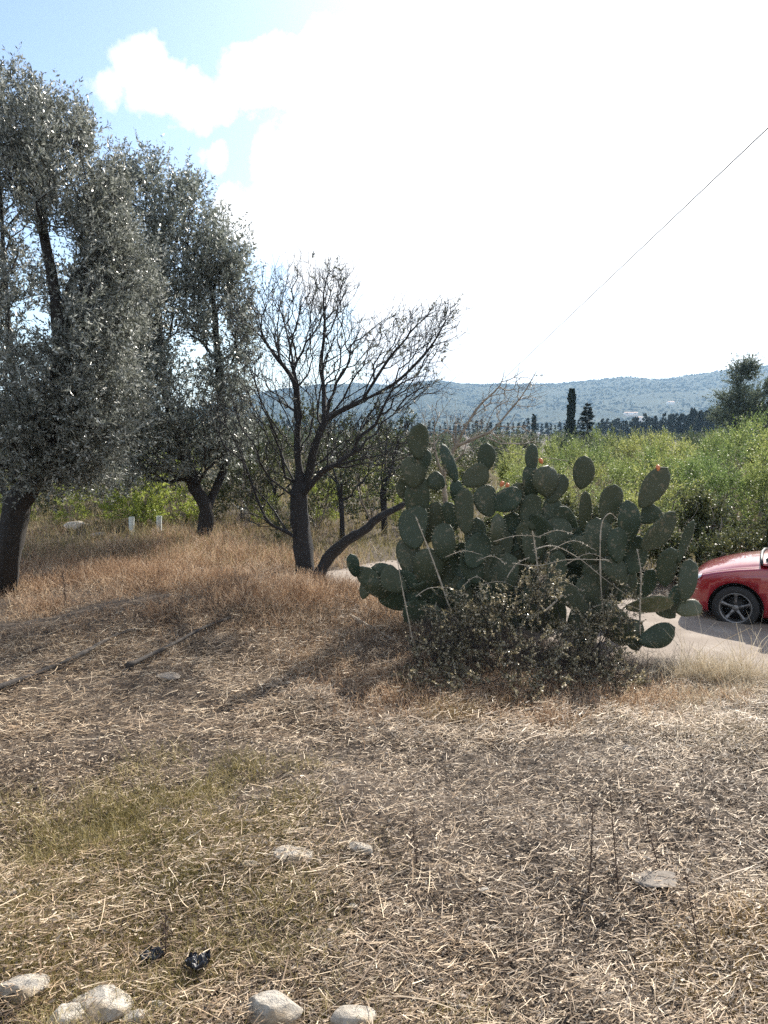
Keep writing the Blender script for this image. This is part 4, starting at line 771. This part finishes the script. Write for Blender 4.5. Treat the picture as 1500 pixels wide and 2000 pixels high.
# dead weeds standing in the foreground litter
m_weed = mat('dead_weed', ramp=[(.3, (.045, .028, .02)), (.7, (.10, .065, .045))], noise=20, rough=.9)
def weed(label, base, top, br=24, m=m_weed, r0=.0045):
    b = G(*base); Y = b[1]; tp_ = P(top[0], top[1], Y); L3 = smooth_line([b-[0, 0, .03], b, (b+tp_)/2+rng.normal(size=3)*.012, tp_], 6); n = len(L3)
    parts = [tube_line(L3-b, np.linspace(r0, r0*.4, n), 5)]
    for _ in range(br):
        e = rng.integers(5, n-1); d = unit(rdir(1, .9))[0]; l_ = rng.uniform(.02, .07); q = [L3[e]-b, L3[e]-b+d*l_*.5, L3[e]-b+d*l_+[0, 0, l_*.3]]; parts.append(tube_line(q, [r0*.4, r0*.3, r0*.25], 4))
    nb = 90; e = rng.integers(4, n, nb); lv = leaves(L3[e]-b+rng.normal(size=(nb, 3))*.012, rdir(nb, .4), .014+.01*rng.random(nb), .008); parts.append((lv[0], lv[1]))
    V, Fq = join(*parts); obj('dead_weed', mesh('dead_weed', V, Fq, m), None, label, 'weed', None, None, tuple(b))
weed('tall thin dark dead weed, leftmost of the pair in the lower right litter', (1149, 1748), (1157, 1565))
weed('tallest dark dead weed, with a slight curve, in the lower right litter', (1208, 1748), (1190, 1530))
weed('leaning dark dead weed above the flat grey stone', (1290, 1702), (1260, 1568))
weed('reddish dead weed right of the flat grey stone', (1366, 1860), (1338, 1700))
weed('small dark dead weed standing left of centre in the litter', (815, 1690), (806, 1585), 20)
weed('short dead weed with an ochre tip above the black plastic scraps', (322, 1890), (322, 1782), 8)
weed('brown bushy dead weed among the brown weeds at the left', (128, 1190), (122, 1118), 30, r0=.008)
weed('dark stub of a weed on the brown brush at the left', (316, 1105), (308, 1080), 2, r0=.018)

# ------------------------------------------------------------------ stones and scraps
m_lime = mat('limestone', ramp=[(.28, (.24, .20, .15)), (.42, (.50, .44, .36)), (.6, (.72, .66, .57)), (.75, (.82, .78, .70))], noise=9, rough=.9, bump=(11, 1, .08), patch=(5, (.62, .52, .40), .48, .62))
m_grey = mat('grey_stone', ramp=[(.3, (.13, .11, .09)), (.7, (.29, .25, .21))], noise=8, rough=.9, bump=(20, .8, .02))
m_ochre = mat('ochre_stone', ramp=[(.3, (.5, .28, .10)), (.7, (.66, .42, .18))], noise=14, rough=.8)
def rock(label, px, py, wp, hp_, m, flat=.5, dep=.75, sink=.27, name='stone'):
    b = G(px, py+hp_*.35); s = np.linalg.norm(P(px+1, py, b[1])-P(px, py, b[1])); wd = wp*s*.92
    bm = bmesh.new(); bmesh.ops.create_icosphere(bm, subdivisions=4, radius=.5)
    V = np.array([v.co[:] for v in bm.verts]); bm_f = np.array([[v.index for v in f.verts] for f in bm.faces]); bm.free()
    for _ in range(16):
        n_ = rdir(1)[0]; dcut = rng.uniform(.30, .44); ex = V@n_-dcut; V = V-np.where(ex > 0, ex, 0)[:, None]*n_*.96
    f = rng.normal(size=(10, 3))*7
    for q in f: V = V*(1+.012*np.sin(V@q+q[0])[:, None])
    V = V*np.array([wd*1.15, wd*dep, wd*flat])*1.08
    me = mesh(name, V, bm_f, m, True)
    try: me.shade_flat()
    except Exception: pass
    o = obj(name, me, None, label, name, None, None, (b[0], b[1]+wd*dep*.2, b[2]+wd*flat*(.5-sink))); o.rotation_euler = (rng.normal()*.12*min(1, flat*2), rng.normal()*.12*min(1, flat*2), rng.normal()*.35); return o
rock('rounded white stone in the bottom left corner', 42, 1938, 96, 56, m_lime, .6, .75, .12)
rock('broad flat white stone, second from the bottom left corner', 188, 1962, 120, 80, m_lime, .45, 1.)
rock('white stone cut by the bottom edge at the left', 118, 2004, 100, 30, m_lime, .4)
rock('small white stone cut by the bottom edge right of the broad flat one', 268, 1996, 76, 40, m_lime, .6)
rock('pinkish stone just behind the small one at the bottom edge', 305, 1968, 44, 36, m_lime, .8)
rock('largest bright white pointed stone at the bottom edge, left of centre', 530, 1994, 116, 56, m_lime, .6, .7, .05)
rock('white stone at the bottom edge just left of centre', 695, 1998, 90, 36, m_lime, .5, .7, .1)
rock('small pale stone left of the long pale one in the litter', 485, 1694, 44, 18, m_lime, .4, .75, .0)
rock('long low pale stone in the litter', 575, 1679, 74, 22, m_lime, .3, .75, -.1)
rock('white stone with a dark shaded underside in the litter', 702, 1664, 46, 20, m_lime, .45, .75, -.05)
rock('tiny white stone in the lower middle litter', 690, 1774, 24, 12, m_lime, .5, .75, -.1)
rock('large flat grey stone beside the dead weeds', 1286, 1720, 96, 26, m_grey, .13, .7, .0)
rock('small pale stone left of the dead weeds', 947, 1741, 22, 13, m_lime, .5, .75, -.1)
rock('flat grey stone on the litter right of the dead branch', 325, 1321, 48, 16, m_grey, .3)
rock('small dark-edged stone in the right litter', 1229, 1462, 24, 11, m_grey, .5)
rock('dull grey stone at the left edge above the grass', 5, 1752, 50, 22, m_grey, .5)
rock('small ochre lump above the black scraps', 323, 1775, 22, 15, m_ochre, .6)
rock('pale boulder lying behind the brown weeds at the left', 150, 1030, 54, 22, m_lime, .5)
rock('smaller grey boulder beside the pale one behind the brown weeds', 190, 1046, 40, 16, m_grey, .5)
rock('small white stone left of the prickly pear base', 745, 1170, 30, 14, m_lime, .4)
m_plas = mat('black_plastic_film', (.012, .014, .02), .42, spec=.5)
def scrap(label, px, py, wp):
    b = G(px, py+14); s = np.linalg.norm(P(px+1, py, b[1])-P(px, py, b[1])); wd = wp*s; n = 26; u, v = np.meshgrid(np.linspace(-.5, .5, n), np.linspace(-.5, .5, n))
    Z = .10*fbm(u*9+px, v*9, 1., 9)*wd+.05*wd; r_ = .9+.08*np.sin(np.arctan2(v, u)*3+px)
    q_ = 1/np.maximum(1, np.hypot(u, v)*2.1); X_ = u*q_*wd*r_+.03*wd*fbm(u*14+5, v*14, 1., 6); Y_ = v*q_*wd*.8*r_; i = np.arange(n*n).reshape(n, n); Fq = np.stack([i[:-1, :-1], i[:-1, 1:], i[1:, 1:], i[1:, :-1]], 2).reshape(-1, 4)
    top = np.stack([X_, Y_, Z+.07], 2).reshape(-1, 3); o = obj('plastic_scrap', mesh('plastic_scrap', np.concatenate([top, top-[0, 0, .004]]), np.concatenate([Fq, Fq[:, ::-1]+n*n]), m_plas), None, label, 'scrap', None, None, tuple(b)); return o
scrap('crumpled black plastic scrap, the darker left one of two in the grass', 297, 1880, 52)
scrap('thin crumpled black plastic scrap, the right one of two in the grass', 388, 1892, 56)
m_guard = mat('tree_guard_plastic', (.66, .70, .66), .5)
for lb, x, y in (('white plastic tree guard tube standing behind the brown weeds', 258, 1046), ('greener dim tree guard tube right of the white one', 311, 1044)):
    b = G(x, y); V, Fq = tubes(np.array([(0, 0, -.1), (0, 0, .2), (.01, 0, .42)]), np.array([-1, 0, 1]), np.array([.055, .055, .06]), 12); V2, F2 = tubes(np.array([(0, 0, -.1), (0, 0, .2), (.01, 0, .42)]), np.array([-1, 0, 1]), np.array([.051, .051, .056]), 12)
    V, Fq = join((V, Fq), (V2, F2[:, ::-1])); obj('tree_guard', mesh('tree_guard', V, Fq, m_guard, True), None, lb, 'tree guard', None, None, tuple(b))

# ------------------------------------------------------------------ dry litter, grass and brush
m_straw = mat('dry_straw', ramp=[(0, (.05, .032, .018)), (.3, (.15, .10, .06)), (.6, (.34, .24, .15)), (.85, (.64, .49, .33)), (1, (.88, .74, .54))], noise=.9, island=True, rough=.55, spec=.4, trans=.12, patch=(.9, (.72, .64, .55), .48, .68))
m_chip = mat('dry_chips', ramp=[(0, (.022, .015, .010)), (.4, (.085, .06, .04)), (.75, (.25, .185, .125)), (1, (.68, .55, .40))], noise=.7, island=True, rough=.6, spec=.35, trans=.08)
m_brush = mat('brown_brush', ramp=[(0, (.08, .045, .025)), (.3, (.24, .14, .08)), (.65, (.50, .33, .20)), (.9, (.68, .50, .33)), (1, (.80, .66, .48))], noise=1.6, island=True, rough=.65, trans=.3)
m_grass = mat('olive_grass', ramp=[(0, (.08, .07, .022)), (.4, (.22, .18, .06)), (.8, (.42, .34, .15)), (1, (.66, .55, .30))], noise=1.2, island=True, rough=.6, trans=.3)
m_gold = mat('golden_grass', ramp=[(0, (.18, .12, .05)), (.5, (.38, .27, .12)), (1, (.62, .49, .28))], noise=1.2, island=True, rough=.6, trans=.3)
def field_pts(n, y0, y1, xf=.60, road=.35):
    Y = y0*(y1/y0)**rng.random(n); X = rng.uniform(-1, 1, n)*(xf*Y+.5)
    n2 = int(n*.45); Y2 = 1.2+(y1-1.2)*rng.random(n2); X2 = np.sign(rng.random(n2)-.5)*(xf*Y2+.5+3.2*rng.random(n2)); X, Y = np.concatenate([X, X2]), np.concatenate([Y, Y2]); n += n2; sdv = np.abs(road_sd(X, Y)); s_ = (X-RC[0])*RD[0]+(Y-RC[1])*RD[1]
    k = (sdv > RHW+.05+.35*rng.random(n)**2*np.sign(rng.random(n)-.3)) | (s_ > 12); k &= Y < 13.5-0*X; k &= rng.random(n) < .5+.75*sst(-.9, .8, fbm(X+20, Y*.8, .9, 9))
    return X[k], Y[k]
def lay(n, y0, y1, L0, W0, m, name, label, cat, flat=.12, lift=.03, dirb=.55, seg=2, bend=.25):
    X_, Y_ = field_pts(n, y0, y1); n = len(X_); hum = .5+.5*np.tanh(fbm(X_*1.3+3, Y_*1.3, 1.2, 8))
    a = np.where(rng.random(n) < dirb, rng.normal(.35, .5, n), rng.uniform(0, 2*math.pi, n))
    L_ = L0*(.35+1.0*rng.random(n)**1.6); tl_ = rng.normal(0, flat, n)+.04
    d = unit(np.stack([np.cos(a), np.sin(a), tl_], 1)); z = hz(X_, Y_)+rng.random(n)**1.3*lift*(.3+1.2*hum)+.004
    p = np.stack([X_, Y_, z], 1)-d*(L_*.5)[:, None]; p[:, 2] = np.maximum(p[:, 2], hz(p[:, 0], p[:, 1])+.002)
    V, Fq = ribbons(p, d, L_, W0*(.5+rng.random(n)), bend*rng.random(n), up=unit(rdir(n)*.5+[0, 0, 1.]), seg=seg)
    obj(name, mesh(name, V, Fq, m), None, label, cat, None, 'stuff')
lay(200000, 2.35, 13.5, .078, .0034, m_straw, 'straw_litter', 'pale flattened straw and dead stalks covering the whole foreground slope', 'straw', lift=.085, flat=.2)
lay(70000, 5.6, 13.5, .14, .0060, m_straw, 'far_straw', 'longer cut straw heaped on the bank before the trees and cactus', 'straw', lift=.08, flat=.22)
lay(150000, 2.35, 13.0, .026, .0095, m_chip, 'leaf_litter', 'small grey-brown dead leaves and chips scattered under the straw', 'leaf litter', flat=.45, lift=.06, dirb=.3, seg=1, bend=.1)
lay(1500, 2.6, 9.0, .34, .0050, m_straw, 'loose_stalks', 'long loose pale stalks lying criss-cross on the litter', 'stalks', flat=.08, lift=.09, dirb=.4, seg=4, bend=.3)
def tufts(n, cx, cy, sx_, sy_, L0, W0, m, name, label, cat, lean=.6, hts=1., ncl=60, cs=.16, seg=2):
    c0 = np.stack([cx+rng.normal(size=ncl)*sx_, cy+rng.normal(size=ncl)*sy_], 1); e = rng.integers(0, ncl, n); q = c0[e]+rng.normal(size=(n, 2))*cs
    ok = np.abs(road_sd(q[:, 0], q[:, 1])) > RHW*.9; q = q[ok]; n = len(q); d = unit(np.stack([rng.normal(size=n)*lean, rng.normal(size=n)*lean, np.full(n, 1.)], 1))
    L_ = L0*(.4+.9*rng.random(n)); p = np.stack([q[:, 0], q[:, 1], hz(q[:, 0], q[:, 1])-.01], 1)
    V, Fq = ribbons(p, d, L_, W0*(.6+.8*rng.random(n)), .35*rng.random(n), seg=seg); return V, Fq
def stuff(name, m, label, cat, *vf): V, Fq = join(*vf); obj(name, mesh(name, V, Fq, m), None, label, cat, None, 'stuff')
T = lambda *a, **k: tufts(a[0], a[1], a[2], a[3], a[4], a[5], a[6], None, '', '', '', **k)
stuff('olive_grass', m_grass, 'fine olive-green grass growing through the litter at the lower left', 'grass',
    T(36000, -1.4, 3.8, .48, .6, .105, .0032, ncl=150, cs=.11, lean=.8), T(20000, -1.3, 3.0, .42, .28, .08, .003, ncl=50, cs=.09, lean=.9), T(4000, -.5, 3.9, .3, .3, .06, .003, ncl=30, cs=.09, lean=.9), T(2500, .2, 2.75, .2, .12, .06, .003, ncl=14, cs=.07))
stuff('golden_grass', m_gold, 'golden-orange dry grass in the lower right corner and in front of the bramble', 'grass',
    T(5000, 1.75, 3.1, .22, .25, .07, .003, ncl=30, cs=.09, lean=.9), T(1100, .62, 6.35, .2, .14, .11, .004, ncl=10, cs=.08), T(2500, -1.0, 3.5, .25, .3, .07, .003, ncl=14, cs=.07), T(900, 2.2, 3.4, .2, .2, .07, .003, ncl=14, cs=.1))
# brown brush: fine branched dead growth, knee high, left and middle
def brush(n, cx, cy, sx_, sy_, L0, ncl, cs=.3):
    V1 = T(n, cx, cy, sx_, sy_, L0, .0042, ncl=ncl, cs=cs, lean=.75)
    k = V1[0].reshape(-1, 6, 3); tip_ = k[:, 4]; m_ = rng.integers(0, len(tip_), n*2); f = rng.random((n*2, 1)); pp = k[m_, 0]*(1-f)+tip_[m_]*f; lv = leaves(pp+rng.normal(size=pp.shape)*.02, rdir(n*2, .3), .018+.022*rng.random(n*2), .006)
    return [V1, (lv[0], lv[1])]
stuff('brown_brush', m_brush, 'knee-high tangle of brown and tawny dead weeds in front of the olive trees', 'brush',
    *(brush(14000, -3.6, 11.2, 1.5, .9, .27, 55, .22)+brush(10000, -5.4, 12.8, 1.6, 1.0, .33, 45, .25)+brush(8000, -3.0, 13.8, 1.6, .9, .30, 45, .25)+brush(9000, -1.5, 10.1, .9, .5, .26, 45, .2)+brush(3500, -.9, 10.9, .5, .25, .3, 22, .18)+brush(4500, -.5, 8.3, .8, .6, .13, 40, .2)+brush(2500, -2.6, 8.9, 1.2, .4, .12, 30, .2)+brush(4000, .7, 6.9, .6, .35, .15, 40)+brush(4500, 1.7, 6.75, .7, .3, .17, 36, .16)+brush(4000, -4.4, 16.5, 2.2, 1., .34, 40)))
stuff('straw_heap', m_straw, 'loose heaped pale straw on the bank below the bare tree', 'straw',
    T(9000, -.5, 8.7, .8, .55, .17, .0042, ncl=60, cs=.18, lean=1.5, seg=3), T(5000, -2.6, 8.0, 1.2, .5, .15, .004, ncl=50, cs=.18, lean=1.6, seg=3), T(4000, .9, 7.2, .5, .3, .15, .004, ncl=30, cs=.15, lean=1.4, seg=3))
m_tall = mat('pale_grass', ramp=[(0, (.28, .22, .14)), (.5, (.48, .40, .28)), (1, (.68, .6, .46))], noise=1, island=True, rough=.6, trans=.3)
stuff('pale_grass', m_tall, 'pale arching grass on the verge in front of the red car', 'grass',
    T(2200, 3.35, 7.35, .35, .12, .30, .004, ncl=22, cs=.1, lean=.8, seg=3), T(2500, 3.0, 6.6, .6, .3, .14, .004, ncl=30, cs=.12, lean=.8), T(700, 3.7, 7.5, .2, .1, .5, .0045, ncl=8, cs=.08, lean=.9, seg=3), T(420, 4.15, 7.75, .28, .1, .75, .005, ncl=9, cs=.1, lean=1.0, seg=4), T(2500, 2.6, 6.0, .5, .4, .12, .0045, ncl=30, cs=.14, lean=.9))
m_tw = mat('dark_twigs', ramp=[(0, (.03, .023, .018)), (.5, (.08, .06, .045)), (1, (.28, .22, .16))], island=True, rough=.85)
stuff('twig_debris', m_tw, 'dark tangle of fallen twigs and dead stems around the tree and cactus bases', 'twigs',
    *[T(n_, cx, cy, sx_, sy_, L_, .0045, ncl=nc, cs=.22, lean=1.6, seg=3) for n_, cx, cy, sx_, sy_, L_, nc in ((4200, -1.5, 10.9, .7, .35, .26, 22), (3200, .7, 8.5, .5, .3, .3, 18), (4500, 1.9, 8.15, .75, .28, .34, 26), (1000, 2.3, 7.5, .6, .25, .22, 16), (1800, -2.2, 9.2, .5, .25, .2, 12), (1200, -4.6, 13.6, .6, .3, .25, 8), (500, 1.2, 6.7, .6, .3, .14, 14))])
# dry and green grass of the field between road and thicket
def field_grass(n, y0, y1, L0, W0):
    Y = y0*(y1/y0)**rng.random(n); X_ = rng.uniform(-.62, .62, n)*Y; ok = np.abs(road_sd(X_, Y)) > RHW+.3; X_, Y = X_[ok], Y[ok]; n = len(X_); s = (Y/16)
    d = unit(np.stack([rng.normal(size=n)*.5, rng.normal(size=n)*.5, np.ones(n)], 1)); return ribbons(np.stack([X_, Y, hz(X_, Y)-.02], 1), d, L0*s**.4*(.4+.9*rng.random(n)), W0*s*(.6+.8*rng.random(n)), .3*rng.random(n))
m_fg = mat('field_grass', ramp=[(0, (.10, .09, .04)), (.4, (.22, .19, .08)), (.75, (.33, .27, .13)), (1, (.45, .38, .22))], noise=.35, island=True, rough=.7, trans=.3)
V, Fq = field_grass(70000, 12.5, 75, .30, .012); obj('field_grass', mesh('field_grass', V, Fq, m_fg), None, 'dry yellowish grass of the field beyond the dirt road', 'grass', None, 'stuff')
n = 1500; Y_ = 2.4*(11/2.4)**rng.random(n); X_ = rng.uniform(-.62, .62, n)*Y_; s_ = ((.004+.013*rng.random(n)**3))[:, None, None]
V = (ico[None]*np.array([1, .8, .6])*(1+.2*rng.normal(size=(n, 11, 1)))*s_+np.stack([X_, Y_, hz(X_, Y_)+.02], 1)[:, None]).reshape(-1, 3); obj('clods_and_pebbles', mesh('clods_and_pebbles', V, (icf[None]+np.arange(n)[:, None, None]*11).reshape(-1, 3), mat('pebble', ramp=[(0, (.07, .05, .035)), (.6, (.17, .13, .10)), (1, (.36, .31, .26))], island=True, rough=.9)), None, 'small clods and pebbles among the litter', 'pebbles', None, 'stuff')
# pebbles strewn on the road
n = 5000; S = rng.uniform(-8, 12, n); T_ = rng.uniform(-1, 1, n)*RHW*1.02; X_ = RC[0]+RD[0]*S+RN[0]*T_; Y_ = RC[1]+RD[1]*S+RN[1]*T_; s_ = (.004+.018*rng.random(n)**4)[:, None, None]
V = (ico[None]*np.array([1, .8, .6])*(1+.2*rng.normal(size=(n, 11, 1)))*s_+np.stack([X_, Y_, hz(X_, Y_)+.045], 1)[:, None]).reshape(-1, 3); obj('road_gravel', mesh('road_gravel', V, (icf[None]+np.arange(n)[:, None, None]*11).reshape(-1, 3), m_grey), None, 'loose gravel strewn over the dirt road', 'gravel', None, 'stuff')

# ------------------------------------------------------------------ air
zt = float(HZ.max())+25
V, Fq = box((600, 2510, (zt-9)/2-4.5), (9800, 5700, zt+9)); V[:, 2] = np.where(V[:, 2] > 0, zt, -10)
hm = bpy.data.materials.new('haze'); hm.use_nodes = True; t_ = hm.node_tree; t_.nodes.remove(t_.nodes['Principled BSDF']); pv = t_.nodes.new('ShaderNodeVolumePrincipled')
pv.inputs['Color'].default_value = (.46, .71, 1, 1); pv.inputs['Density'].default_value = .00014; pv.inputs['Anisotropy'].default_value = .2; t_.links.new(pv.outputs[0], t_.nodes['Material Output'].inputs['Volume'])
obj('haze', mesh('haze', V, Fq, hm), None, 'thin blue haze lying over the plain and the far hill', 'haze', None, 'stuff')
for o, lb in zip([o for o in C.objects if o.name.startswith('scrub_tree')], ('slim scrubby tree just left of the bare tree trunk, behind it', 'slim scrubby tree between the bare tree and the prickly pears', 'slim scrubby tree farther back, between the second olive and the bare tree')): o['label'] = lb
# the thicket and verge carry on past the right edge of the view
r2 = np.random.default_rng(3)
for Yr, x0 in ((17.5, 12.5), (20, 14.5), (23, 16.5), (27, 19.5), (32, 22.5)):
    for q in range(5): dup(fp[q % 3], ground(x0+1.5*q, Yr+r2.normal()*.6), r2.random()*6, 1.)
for q in range(5):
    g_ = RC+RD*(-9.4-.95*q)+RN*3.2; dup(hp[q % 2], ground(g_[0], g_[1]), r2.random()*6, .85)
# labels by where each repeated bush stands
for o in list(C.objects):
    if o.parent or 'group' not in o.keys(): continue
    x, y = o.location[:2]; px = 750+F*x/y; n_ = o.name.split('.')[0]
    if n_ == 'field_bush': o['label'] = ('yellow-green bush in the front row of the thicket, ' if y < 19 else 'yellow-green bush inside the thicket, ')+('behind the prickly pears' if px < 1260 else 'above the red car')
    elif n_ == 'bramble_bush': o['label'] = 'low dark-green bramble bush on the far verge, '+('behind the red car' if px > 1330 else 'behind the prickly pears' if px > 790 else 'behind the bare tree')
    elif n_ == 'scrub_bush': o['label'] = 'olive-green scrub bush '+('behind the trunk of the big left olive' if px < 200 else 'behind the second olive' if px < 480 else 'behind the bare tree' if px < 780 else 'far behind the prickly pears')
    elif n_ == 'lime_bush': o['label'] = 'bright lime-green bush '+('glowing between the two olive trunks' if px < 480 else 'behind the bare tree' if px < 780 else 'far behind the prickly pears')
    elif n_ == 'row_conifer': o['label'] = 'dark conifer in the far tree row, '+('right of the tall cypress' if px > 1125 else 'between the prickly pears and the tall cypress' if px > 800 else 'seen through the bare tree')
